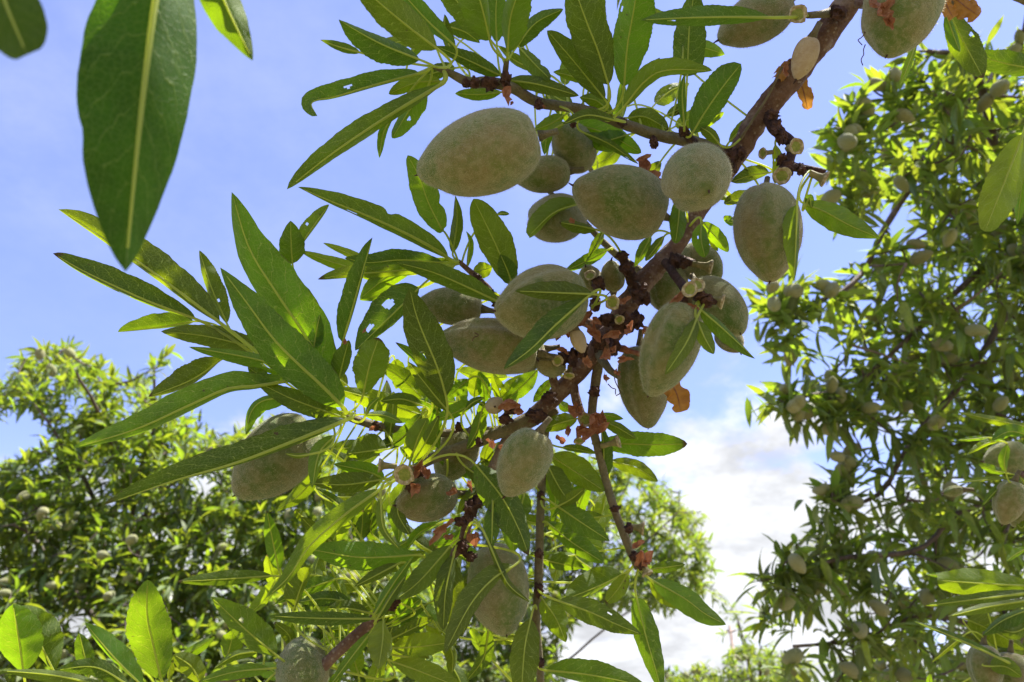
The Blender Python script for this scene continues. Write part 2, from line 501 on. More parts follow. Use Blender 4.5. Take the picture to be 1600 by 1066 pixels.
def build_tree(label, base, limbs, clusters, rng, leaf_len, n_leaf, almond_p, almond_len, almond_label, almond_group, limb_r=.02, n_single=300, max_alm=120, upbias=.5, hidden_alm=True):
    """limbs: list of world polylines with radii; clusters: leaf-rosette centres"""
    root = empty('almond_tree', base, label, 'tree')
    nodes = []
    for k, (pts, r0, r1) in enumerate(limbs):
        path = catmull(pts, max(8, 5 * len(pts)))
        n = len(path)
        rad = [r0 + (r1 - r0) * i / (n - 1) for i in range(n)]
        for i in range(1, n - 1):
            path[i] = path[i] + Vector((mnoise.noise(path[i] * 6), mnoise.noise(path[i] * 6 + Vector((9, 0, 0))), mnoise.noise(path[i] * 6 + Vector((0, 9, 0))))) * r0 * 1.2
        vs, fs = tube_data(path, rad, 8, True, .18, k, 25)
        wobj('trunk' if k == 0 else 'branch', vs, fs, M['bark_far'], root)
        if k: nodes += path
    nodes = [Vector(p) for p in nodes]
    arr = np.array([tuple(p) for p in nodes])
    cl = [Vector(c) for c in clusters]
    ca = np.array([tuple(c) for c in cl])
    dist = np.sqrt(((ca[:, None, :] - arr[None, :, :]) ** 2).sum(2)).min(1)
    order = np.argsort(dist)
    tv, tf = [], []
    leaves, alms = [], []
    for oi in order:
        c = cl[oi]
        d2 = ((arr - np.array(tuple(c))) ** 2).sum(1)
        kk = int(np.argmin(d2))
        a = Vector(arr[kk])
        L_ = (c - a).length
        if L_ > 1e-4:
            mid = (a + c) / 2 + Vector((rng.uniform(-.12, .12), rng.uniform(-.12, .12), rng.uniform(-.16, .02))) * L_
            pth = catmull([a, mid, c], 5)
            r_ = min(.0052, .0018 + L_ * .008) * (leaf_len / .062)
            vs, fs = tube_data(pth, [r_ * (1.25 - .75 * i / 5) for i in range(6)], 5, False)
            o_ = len(tv)
            tv += vs
            tf += [tuple(q + o_ for q in f) for f in fs]
            arr = np.vstack([arr, [tuple(p) for p in pth[2:]]])
        ax = (c - a)
        ax = (ax.normalized() if ax.length > 1e-4 else Vector((0, 0, 1))) + Vector((rng.uniform(-.4, .4), rng.uniform(-.4, .4), upbias + rng.uniform(-.3, .3)))
        ax.normalize()
        e1 = ax.orthogonal().normalized(); e2 = ax.cross(e1)
        nl = rng.randint(*n_leaf)
        ph0 = rng.uniform(0, 6.28)
        for q in range(nl):
            ph = ph0 + q * 2.4
            el = rng.uniform(.25, 1.35)
            dr = (ax * math.cos(el) + (e1 * math.cos(ph) + e2 * math.sin(ph)) * math.sin(el)).normalized()
            z = Vector((rng.uniform(-.5, .5), rng.uniform(-.5, .5), 1.0))
            y = z.cross(dr)
            if y.length < .1: y = Vector((1, 0, 0)).cross(dr)
            y.normalize(); z = dr.cross(y)
            s = leaf_len * rng.uniform(.62, 1.15)
            rot = Matrix((dr, y, z)).transposed().to_4x4()
            pos = c - ax * rng.uniform(0, 1.25) * leaf_len
            leaves.append((rng.randrange(len(LV)), Matrix.Translation(pos) @ rot @ Matrix.Scale(s, 4), pos + dr * s * .5))
        if rng.random() < almond_p:
            for q in range(rng.choice((1, 1, 1, 2, 2, 3))):
                dr = Vector((rng.uniform(-1, 1), rng.uniform(-1, 1), rng.uniform(-1, .5))).normalized()
                s = almond_len * .5 * rng.uniform(.85, 1.15)
                y = dr.orthogonal().normalized(); z = dr.cross(y)
                pos = c + dr * s * 1.1 + (CAMLOC + Vector((0, 0, .6)) - c).normalized() * leaf_len * .25
                alms.append((Matrix.Translation(pos) @ Matrix((dr, y, z)).transposed().to_4x4() @ Matrix.Scale(s, 4), pos))
    if tv: tag(wobj('twigs', tv, tf, M['bark_far'], root), kind='stuff')
    def rank(p):
        x, y, d = px(p)
        inside = -10 < x < 1610 and -10 < y < 1076 and d > 0
        return (0 if inside else 1, d)
    leaves.sort(key=lambda t: rank(t[2]))
    for k, mtx, _ in leaves[:n_single]:
        obj('leaf', LVM[k], root, mtx)
    vs, uv, fs = [], [], []
    og = np.array(tuple(base))
    acc = 0
    for k, mtx, _ in leaves[n_single:]:
        v, u, f = LV[k]
        A = np.array(mtx)
        vv = np.array([tuple(q) for q in v]) @ A[:3, :3].T + A[:3, 3] - og
        vs.append(vv); uv += u
        fs += [tuple(q + acc for q in ff) for ff in f]
        acc += len(v)
    if vs:
        me = mesh('foliage', np.concatenate(vs).tolist(), fs, M['leaf_far'], uv=uv)
        tag(obj('foliage', me, root, Matrix.Translation(base)), kind='stuff')
    alms.sort(key=lambda t: rank(t[1]))
    cells, seen = {}, []
    for t in alms:                       # the nearest one or two in each patch of the crown
        if rank(t[1])[0]: continue
        x, y, d = px(t[1]); key = (int(x // 34), int(y // 34))
        if cells.get(key, 0) < 2: cells[key] = cells.get(key, 0) + 1; seen.append(t)
    seen = seen[:int(max_alm * 2.5)]
    rng.shuffle(seen)
    cnt = 0
    for mtx, p in seen[:max_alm]:
        cnt += 1
        o = obj('almond', FARALM[cnt % len(FARALM)], None, mtx)
        tag(o, almond_label(*px(p)) if callable(almond_label) else almond_label, 'almond', almond_group(*px(p)) if callable(almond_group) else almond_group)
    return root

rng = random.Random(3)
# --- tree on the right
base_r = Vector((1.75, 1.55, 0))
fork = P(1780, 980, 1.55)
limbs = [([base_r, base_r.lerp(fork, .5) + Vector((.04, 0, 0)), fork], .07, .045),
         ([fork, P(1690, 700, 1.45), P(1600, 498, 1.35), P(1533, 549, 1.3), P(1487, 617, 1.28), P(1442, 667, 1.26), P(1403, 712, 1.25), P(1367, 760, 1.25), P(1300, 800, 1.22)], .012, .003),
         ([P(1690, 700, 1.45), P(1660, 480, 1.45), P(1600, 386, 1.4), P(1549, 408, 1.38), P(1494, 453, 1.36), P(1453, 491, 1.34), P(1418, 523, 1.3), P(1330, 600, 1.25), P(1240, 630, 1.2)], .010, .0025),
         ([P(1660, 480, 1.45), P(1560, 260, 1.4), P(1470, 225, 1.35), P(1418, 300, 1.3), P(1394, 345, 1.28), P(1330, 440, 1.2), P(1215, 505, 1.12)], .010, .0025),
         ([P(1560, 260, 1.4), P(1480, 150, 1.3), P(1400, 190, 1.2), P(1310, 225, 1.12)], .009, .003),
         ([P(1560, 260, 1.4), P(1520, 100, 1.3), P(1450, 80, 1.2)], .009, .003),
         ([fork, P(1640, 780, 1.4), P(1501, 797, 1.3), P(1440, 853, 1.25), P(1330, 870, 1.2), P(1210, 900, 1.15)], .009, .0025),
         ([fork, P(1600, 1000, 1.4), P(1460, 960, 1.3), P(1340, 1000, 1.25), P(1240, 1010, 1.2)], .008, .0025),
         ([fork, P(1800, 500, 1.7), P(1700, 0, 1.8), P(1500, -300, 1.7)], .03, .008),
         ([P(1800, 500, 1.7), P(1900, -100, 1.4), P(1700, -500, 1.2)], .02, .006)]
explicit = [(1305, 200, 1.12), (1320, 245, 1.12), (1360, 205, 1.15), (1400, 180, 1.2), (1440, 120, 1.2), (1425, 95, 1.22), (1470, 170, 1.2), (1330, 165, 1.14),
            (1215, 480, 1.1), (1235, 500, 1.1), (1200, 465, 1.12), (1250, 460, 1.13), (1240, 545, 1.15), (1310, 470, 1.15), (1225, 630, 1.2), (1250, 660, 1.2), (1230, 615, 1.22), (1290, 655, 1.22),
            (1300, 770, 1.2), (1325, 790, 1.2), (1285, 815, 1.2), (1320, 745, 1.22), (1250, 850, 1.16), (1225, 880, 1.15), (1205, 905, 1.14), (1240, 930, 1.16), (1200, 950, 1.18), (1265, 870, 1.17),
            (1300, 620, 1.24), (1340, 640, 1.25), (1340, 330, 1.2), (1300, 300, 1.18), (1345, 700, 1.25)]
cls = [P(e[0] + rng.gauss(0, 13) * (k > 0), e[1] + rng.gauss(0, 13) * (k > 0), e[2] + rng.gauss(0, .02)) for e in explicit for k in range(3)]
poly_r = [(1470, 90), (1600, 60), (1680, 60), (1680, 1100), (1215, 1100), (1230, 1020), (1300, 1000), (1330, 940), (1250, 930), (1215, 890), (1320, 830), (1420, 760), (1400, 690), (1300, 660), (1280, 600), (1330, 540), (1290, 450), (1390, 370), (1330, 280), (1340, 220), (1440, 190)]
cls += sample_poly(poly_r, 560, (1.15, 1.6), rng)
cls += sample_poly([(1480, 60), (1680, 60), (1680, 1100), (1330, 1100), (1440, 780), (1400, 560), (1420, 300)], 420, (1.5, 2.2), rng)
for _ in range(90):                                # the crown goes on above and to the right of the frame
    c = P(rng.uniform(1480, 2100), rng.uniform(-900, -40), rng.uniform(.95, 1.9))
    cls.append(c)
for _ in range(60):
    cls.append(P(rng.uniform(1680, 2100), rng.uniform(-40, 1000), rng.uniform(1.2, 2.0)))
def lab_r(x, y, d):
    return 'small green almond among the leaves %s of the tree on the right' % ('at the top' if y < 330 else 'in the upper middle' if y < 560 else 'in the lower middle' if y < 800 else 'at the bottom')
def grp_r(x, y, d):
    return 'almonds %s of the tree on the right' % ('at the top' if y < 330 else 'in the upper middle' if y < 560 else 'in the lower middle' if y < 800 else 'at the bottom')
build_tree('almond tree with dark branches and small green nuts filling the right edge', base_r, limbs, cls, rng, .052, (8, 13), .55, .030, lab_r, grp_r, max_alm=128)

# --- tree on the left
base_l = P(160, 900, 2.9); base_l.z = 0
crown_l = P(170, 1000, 2.9)
limbs = [([base_l, base_l.lerp(crown_l, .6) + Vector((.05, 0, 0)), crown_l], .08, .055)]
for (x, y, d) in ((60, 640, 2.7), (110, 560, 2.6), (250, 640, 2.6), (330, 700, 2.5), (450, 760, 2.7), (560, 900, 2.9), (-150, 700, 2.8), (20, 820, 2.4), (280, 900, 2.3), (240, 560, 2.7), (420, 950, 2.5)):
    e = P(x, y, d)
    limbs.append(([crown_l, crown_l.lerp(e, .5) + Vector((rng.uniform(-.1, .1), rng.uniform(-.1, .1), .08)), e], .013, .004))
poly_l = [(-120, 640), (-40, 640), (25, 590), (35, 550), (95, 535), (150, 560), (185, 590), (235, 590), (255, 625), (310, 655), (350, 690), (400, 650), (500, 660), (600, 760), (680, 900), (720, 1120), (-120, 1120)]
hole_l = [[(-120, 640), (70, 640), (85, 680), (40, 715), (-120, 705)], [(285, 735), (345, 740), (340, 775), (290, 780)], [(280, 600), (380, 620), (330, 690)]]
cls = sample_poly(poly_l, 1900, lambda x, y: 2.9 - .9 * max(0, min(1, (y - 560) / 500)) + rng.uniform(-.06, .34), rng, hole_l)
cls += sample_poly(poly_l, 700, (2.6, 3.4), rng, hole_l)
cls += sample_poly([(-120, 720), (200, 640), (420, 690), (560, 760), (680, 900), (720, 1120), (-120, 1120)], 800, (3.4, 4.4), rng, hole_l)
for (x, y) in ((40, 560), (60, 545), (100, 545), (120, 560), (150, 575), (25, 590), (75, 570), (180, 600), (205, 600), (252, 560), (262, 550), (240, 575), (5, 620)):
    cls.append(P(x, y, rng.uniform(2.3, 2.6)))
for _ in range(160): cls.append(P(rng.uniform(-500, -120), rng.uniform(600, 1100), rng.uniform(2.2, 3.2)))
def lab_l(x, y, d):
    return 'pale sunlit almond in the %s of the bushy tree on the left' % ('upper crown' if y < 720 else 'middle' if y < 880 else 'lower crown')
def grp_l(x, y, d):
    return 'almonds in the %s of the left tree' % ('upper crown' if y < 720 else 'middle' if y < 880 else 'lower crown')
build_tree('bushy sunlit almond tree full of pale nuts filling the lower left', base_l, limbs, cls, rng, .062, (9, 13), .5, .038, lab_l, grp_l, max_alm=118)

# --- tree behind the middle of the picture
base_m = P(780, 900, 4.3); base_m.z = 0
crown_m = P(780, 1120, 4.3)
limbs = [([base_m, base_m.lerp(crown_m, .5) + Vector((.05, 0, 0)), crown_m], .09, .06)]
for (x, y, d) in ((980, 760, 4.0), (1060, 800, 4.0), (1090, 880, 4.1), (860, 850, 4.2), (780, 960, 4.0), (1010, 900, 3.9), (700, 1000, 4.2)):
    e = P(x, y, d)
    limbs.append(([crown_m, crown_m.lerp(e, .5) + Vector((rng.uniform(-.1, .1), 0, .08)), e], .008, .003))
poly_m = [(600, 1120), (640, 850), (700, 740), (820, 690), (900, 705), (960, 720), (1015, 745), (1060, 780), (1095, 825), (1110, 880), (1100, 930), (1050, 950), (960, 945), (900, 965), (870, 1000), (880, 1060), (870, 1120)]
cls = sample_poly(poly_m, 2000, lambda x, y: 4.5 - .9 * max(0, min(1, (y - 700) / 350)) + rng.uniform(-.1, .5), rng)
for (x, y) in ((1095, 800), (1110, 850), (1115, 890), (1060, 770), (1085, 910), (985, 730), (1030, 750), (1120, 925), (1135, 940)):
    cls.append(P(x, y, 4.0))
build_tree('almond tree behind the middle branch with a rounded crown against white cloud', base_m, limbs, cls, rng, .070, (7, 11), .3, .040,
           'tiny almond in the round tree crown behind the hanging twig', 'almonds in the round tree behind the middle', max_alm=20, n_single=200)

# --- low tree farther off, along the bottom edge
base_f = P(1190, 900, 4.6); base_f.z = 0
crown_f = P(1190, 1130, 4.6)
limbs = [([base_f, base_f.lerp(crown_f, .5) + Vector((.05, 0, 0)), crown_f], .07, .05)]
for (x, y, d) in ((1150, 960, 4.4), (1190, 1010, 4.4), (1080, 1050, 4.6), (1240, 1040, 4.6)):
    limbs.append(([crown_f, crown_f.lerp(P(x, y, d), .5) + Vector((0, 0, .06)), P(x, y, d)], .018, .004))
cls = sample_poly([(1020, 1120), (1040, 1050), (1100, 1035), (1130, 1045), (1150, 1000), (1190, 1015), (1260, 1030), (1290, 1120)], 420, (4.0, 5.0), rng)
cls += [P(x, y, 4.4) for (x, y) in ((1140, 945), (1155, 960), (1150, 985), (1165, 1000), (1130, 960), (1125, 990), (1180, 985), (1205, 1005), (1170, 1015))]
build_tree('low almond tree along the bottom edge beside the thin pole', base_f, limbs, cls, rng, .062, (7, 11), .6, .040,
           'tiny almond in the low tree along the bottom edge', 'almonds in the low tree at the bottom', max_alm=8, n_single=120)

# --- thin wooden pole far behind
pb = P(1130, 900, 20.0); pb.z = 0
pt = P(1129, 986, 20.0)
hh = pt.z
path = [Vector((pb.x, pb.y, -.3)), Vector((pb.x, pb.y, hh * .5)), Vector((pb.x, pb.y, hh))]
pole = empty('utility_pole', Vector((pb.x, pb.y, 0)), 'thin pale wooden pole standing far behind the low tree', 'pole')
vs, fs = tube_data(path, [.055, .05, .042], 10)
wobj('post', vs, fs, M['pole'], pole)
vs, fs = tube_data([Vector((pb.x - .11, pb.y, hh - .12)), Vector((pb.x + .11, pb.y, hh - .12))], [.03, .03], 6)
wobj('bracket', vs, fs, M['pole'], pole)

# ------------------------------------------------------------------ near tree
exec_near = True
REG = dict(FULL=(0, 0, 1.0), R2=(430, 0, 3.5525), R3=(800, 0, 3.5525), R4=(1100, 0, 2.962), R5=(60, 280, 3.5525), R6=(430, 260, 3.5525), R7=(780, 260, 3.5525),
           R8=(1150, 300, 3.1356), S1=(60, 540, 3.5525), S2=(420, 500, 3.5525), S3=(740, 460, 3.5525), S4=(380, 740, 3.27), S5=(740, 740, 3.269),
           S6=(0, 760, 3.483), S7=(1150, 600, 3.5556), S8=(1100, 800, 3.2))
def cv(reg, p):
    x0, y0, s = REG[reg]
    return (x0 + p[0] / s, y0 + p[1] / s)

near_loc = Vector((.95, -.55, 0))
near = empty('almond_tree', near_loc, 'near almond tree whose fruit-laden branch crosses the middle of the picture', 'tree')
TW = {id(near): []}                 # twig sample points per thing, for attaching petioles
STEM_TOP = P(1345, -30, .31)
def stem(parent, name, pts, mat, sides=12, rough=.12, n=None):
    """pts: (x px, y px, depth, radius px)"""
    ps = [P(x, y, d) for x, y, d, r in pts]
    path = catmull(ps, n or 9 * (len(pts) - 1))
    rs = catmull([Vector((r * d / F, i, 0)) for i, (x, y, d, r) in enumerate(pts)], 200)
    ln = [0.0]
    for a, c in zip(ps, ps[1:]): ln.append(ln[-1] + (c - a).length)
    m_ = len(path)
    rad = []
    for i in range(m_):
        t = ln[-1] * i / (m_ - 1)
        k = max(j for j in range(len(ps) - 1) if ln[j] <= t + 1e-12)
        s = (t - ln[k]) / max(ln[k + 1] - ln[k], 1e-9)
        ra, rb = pts[k][3] * pts[k][2] / F, pts[k + 1][3] * pts[k + 1][2] / F
        rad.append(ra + (rb - ra) * s)
    vs, fs = tube_data(path, rad, sides, True, rough, len(TW[id(parent)]), 260)
    TW[id(parent)] += path
    return wobj(name, vs, fs, M[mat], parent)

main_pts = [(1410, -130, .31, 20), (1345, -30, .31, 20), (1300, 40, .315, 20), (1240, 118, .32, 19), (1185, 185, .325, 18), (1148, 248, .33, 16), (1095, 325, .335, 13), (1058, 382, .335, 13), (1015, 430, .335, 16),
            (985, 470, .335, 18), (962, 512, .335, 18), (930, 550, .335, 16), (893, 592, .335, 14), (862, 625, .335, 13), (832, 650, .335, 11.5)]
stem(near, 'branch', main_pts, 'bark', 18, .16, 150)
stem(near, 'twig', [(850, 636, .335, 11), (820, 657, .335, 10.5), (740, 692, .332, 9.5), (675, 717, .326, 8.5), (638, 740, .306, 6.5)], 'twig', 14, .12)
stem(near, 'twig', [(870, 640, .342, 7), (815, 668, .345, 7), (766, 672, .345, 6), (680, 677, .34, 7), (600, 668, .328, 7), (545, 652, .32, 6), (508, 640, .315, 3.5)], 'twig')
stem(near, 'twig', [(800, 668, .338, 7), (765, 738, .335, 7), (735, 800, .325, 9), (722, 850, .32, 8), (690, 880, .318, 7), (612, 939, .312, 7.5), (576, 975, .312, 8.5), (511, 1035, .312, 9), (450, 1110, .312, 9)], 'bark')
stem(near, 'twig', [(855, 640, .345, 6), (846, 758, .335, 6.5), (841, 917, .328, 7), (838, 972, .326, 6.5), (844, 1050, .324, 6), (846, 1130, .322, 5)], 'twig')
stem(near, 'twig', [(940, 535, .336, 9), (929, 610, .332, 7.5), (925, 655, .33, 7), (934, 700, .328, 6.5), (948, 755, .325, 6.5), (960, 795, .322, 6.5), (982, 853, .32, 7), (998, 888, .316, 6.5)], 'twig')
stem(near, 'twig', [(893, 592, .335, 8), (905, 640, .332, 7), (916, 656, .33, 6)], 'bark')
stem(near, 'twig', [(1150, 245, .332, 11), (1081, 222, .328, 10), (1030, 212, .326, 9), (983, 197, .322, 8.5), (913, 172, .317, 8), (842, 160, .312, 8), (800, 137, .306, 8.5), (762, 129, .302, 9), (734, 129, .3, 8), (700, 113, .298, 5), (676, 104, .296, 3.5)], 'twig')
stem(near, 'twig', [(787, 130, .305, 6), (792, 95, .295, 4)], 'twig')
stem(near, 'twig', [(1085, 224, .327, 7), (1068, 204, .318, 6)], 'bark_dark')
stem(near, 'twig', [(1195, 172, .325, 12), (1213, 203, .316, 10), (1238, 226, .31, 8), (1234, 257, .305, 7.5), (1262, 264, .302, 6), (1290, 270, .3, 5)], 'bark_dark')
stem(near, 'twig', [(960, 520, .342, 9), (880, 492, .35, 7), (782, 468, .343, 6), (762, 451, .337, 6), (740, 429, .333, 5), (716, 408, .33, 3.5)], 'bark')
stem(near, 'twig', [(990, 440, .33, 11), (978, 415, .325, 7), (971, 397, .32, 8)], 'bark_dark')
stem(near, 'twig', [(1040, 410, .33, 7), (1062, 440, .312, 7), (1078, 458, .298, 8), (1105, 469, .288, 8)], 'bark_dark')
stem(near, 'twig', [(1050, 400, .335, 7), (1085, 412, .325, 6)], 'bark')
stem(near, 'twig', [(948, 533, .33, 5), (972, 545, .322, 5), (1000, 553, .315, 4)], 'dry', 10, .5)
stem(near, 'twig', [(1318, 15, .315, 10), (1285, 22, .305, 6), (1262, 24, .3, 5)], 'twig')
stem(near, 'twig', [(1330, 5, .312, 9), (1370, 2, .298, 6), (1400, -40, .29, 6)], 'bark')
stem(near, 'twig', [(930, 545, .335, 8), (950, 575, .322, 6), (968, 590, .315, 4)], 'twig')
stem(near, 'twig', [(870, 615, .335, 7), (855, 560, .325, 6), (838, 548, .32, 5)], 'bark')
stem(near, 'twig', [(1170, 200, .326, 3), (1158, 215, .32, 2.5), (1200, 150, .315, 1.8), (1222, 105, .312, 1.6)], 'twig', 6)
stem(near, 'twig', [(1010, 432, .345, 8), (960, 395, .352, 6), (915, 350, .352, 5), (870, 310, .35, 4), (852, 295, .348, 3)], 'twig')
# limbs outside the frame
def limb(parent, name, pts, mat, seed):
    path = catmull([p for p, r in pts], 8 * (len(pts) - 1))
    m_ = len(path)
    rad = []
    for i in range(m_):
        t = i / (m_ - 1) * (len(pts) - 1); k = min(int(t), len(pts) - 2); rad.append(pts[k][1] + (pts[k + 1][1] - pts[k][1]) * (t - k))
    vs, fs = tube_data(path, rad, 12, True, .15, seed, 30)
    return wobj(name, vs, fs, M[mat], parent)
T0 = near_loc + Vector((0, 0, 1.5)); T1 = Vector((.85, -.35, 2.35))
limb(near, 'trunk', [(near_loc + Vector((0, 0, -.1)), .10), (near_loc + Vector((.03, .02, .8)), .085), (T0, .07), (T1, .05)], 'bark_far', 1)
limb(near, 'limb', [(T1, .03), (Vector((.6, -.1, 2.3)), .018), (P(1520, -300, .32), .010), (P(1405, -122, .31), .0052)], 'bark', 2)

# ---- leaves of the near tree
LN = [0]
def prof(v, a, c):
    pk = a / (a + c)
    return (v ** a) * ((1 - v) ** c) / ((pk ** a) * ((1 - pk) ** c))
def leaf(parent, reg, pts, wl, wr, d0, d1, top=False, flip=False, a=.62, c=.80, sag=0.0, pet=True, holes=(), mat='leaf', att=None, wave=None, notch=()):
    LN[0] += 1
    rg = random.Random(LN[0] * 13 + 5)
    s = REG[reg][2]
    full = [cv(reg, p) for p in pts]
    if not holes and d0 > .2 and rg.random() < .08: holes = [(rg.uniform(-.7, .7), rg.uniform(.3, .8), rg.uniform(.07, .12))]
    n = 34 if not holes else 48
    m2 = 3 if not holes else 8
    k = len(full)
    P3 = []
    for i, (x, y) in enumerate(full):
        t = i / (k - 1)
        P3.append(P(x, y, d0 + (d1 - d0) * t + sag * 4 * t * (1 - t)))
    C = catmull(P3, n)
    wl, wr = wl / s, wr / s
    dm = (d0 + d1) / 2
    W = max(wl, wr) * 1.05 * dm / F
    al = math.acos(min(1, max(.06, wl * dm / F / W))); ar = math.acos(min(1, max(.06, wr * dm / F / W)))
    sg = 1 if flip else -1
    vs, uv, fs, mi = [], [], [], []
    ph1, ph2 = rg.uniform(0, 6.28), rg.uniform(0, 6.28)
    wv = rg.uniform(.05, .22) if wave is None else wave
    kw = rg.uniform(2.0, 4.0)
    sa_ = rg.uniform(.006, .030) if mat != 'leaf_smooth' else .003
    asy = rg.uniform(-.07, .07)
    if (a, c) == (.62, .80): a, c = rg.uniform(.5, .74), rg.uniform(.62, .95)
    curl = rg.uniform(-.10, .07) * sum((C[i + 1] - C[i]).length for i in range(n)); tw = rg.uniform(-.45, .45)
    for i in range(n + 1):
        C[i] = C[i] + (CAMLOC - C[i]).normalized() * curl * (i / n) ** 3
    cols = 2 * m2 + 1
    for i in range(n + 1):
        v = i / n
        T = (C[min(i + 1, n)] - C[max(i - 1, 0)]).normalized()
        V = (CAMLOC - C[i]).normalized()
        Lf = V.cross(T).normalized(); Nn = T.cross(Lf)
        base = prof(v, a, c) if 0 < v < 1 else (0.03 if v == 0 else 0.0)
        ser = 1 + (sa_ * (1 if i % 2 else -.6)) + (.03 * math.sin(v * 19 + ph1) + .02 * math.sin(v * 41 + ph2)) * (.35 if mat == 'leaf_smooth' else 1)
        for j in range(cols):
            u = (j - m2) / m2            # -1 = left
            au = abs(u)
            ang = al if u < 0 else ar
            wd = max(0.0, W * base) * (ser if au > .99 else 1) * (1 + (asy if u < 0 else -asy))
            for (nv, ns, nr, nd) in notch:
                if (u < 0) == (ns < 0): wd *= 1 - nd * math.exp(-((v - nv) / nr) ** 2)
            aa = max(-1.2, min(1.5, ang * (.82 + .18 * au) + (tw if u < 0 else -tw) * (v - .35)))
            off = (Lf * (-1 if u > 0 else 1)) * (math.cos(aa) * wd * au) + Nn * (sg * math.sin(aa) * wd * au)
            off += Nn * (wv * wd * au * au * math.sin(kw * 6.28 * v + (ph1 if u < 0 else ph2)))
            off += Nn * (.05 * wd * math.sin(v * 28 + au * 2.2) * au * (1 - au) * 2)
            vs.append(C[i] + off); uv.append((.5 + .5 * u, v))
    for i in range(n):
        for j in range(cols - 1):
            p = i * cols + j
            uu = ((j + .5) - m2) / m2; vv = (i + .5) / n
            if any((uu - hu) ** 2 / hr ** 2 + ((vv - hv) * 2.6) ** 2 / hr ** 2 < 1 for hu, hv, hr in holes): continue
            q = (p, p + cols, p + cols + 1, p + 1)
            fs.append(q if top else tuple(reversed(q)))
            mi.append(0)
    # midrib and petiole
    Lg = sum((C[i + 1] - C[i]).length for i in range(n))
    r0 = min(.00075, max(.0004, Lg * .0105))
    rp, rr = [], []
    if pet:
        samples = TW[id(parent)]
        bp = C[0]; bt = (C[1] - C[0]).normalized()
        if att is not None:
            tgt = P(*att)
        else:
            tgt = min(samples, key=lambda q: (q - bp).length + .6 * max(0, (q - bp).dot(bt))) if samples else bp - bt * .012
        dl = (tgt - bp).length
        ct = bp - bt * min(.45 * dl, .014)
        for q_ in range(8):
            e_ = q_ / 8
            rp.append(tgt * (1 - e_) ** 2 + ct * 2 * e_ * (1 - e_) + bp * e_ * e_); rr.append(r0 * 1.15)
    V0 = (CAMLOC - C[0]).normalized()
    for i in range(0, n - 1, 2):
        v = i / n
        rp.append(C[i] + (CAMLOC - C[i]).normalized() * r0 * .4 * (0 if top else 1)); rr.append(r0 * (1.05 - .85 * v))
    tv, tf = tube_data(rp, rr, 6, False)
    o = wobj('leaf', vs, fs, M[mat], parent, None, uv, origin=C[0])
    wobj('midrib', tv, tf, M['rib' if mat != 'dead' else 'dry'], o, origin=C[0])
    return o

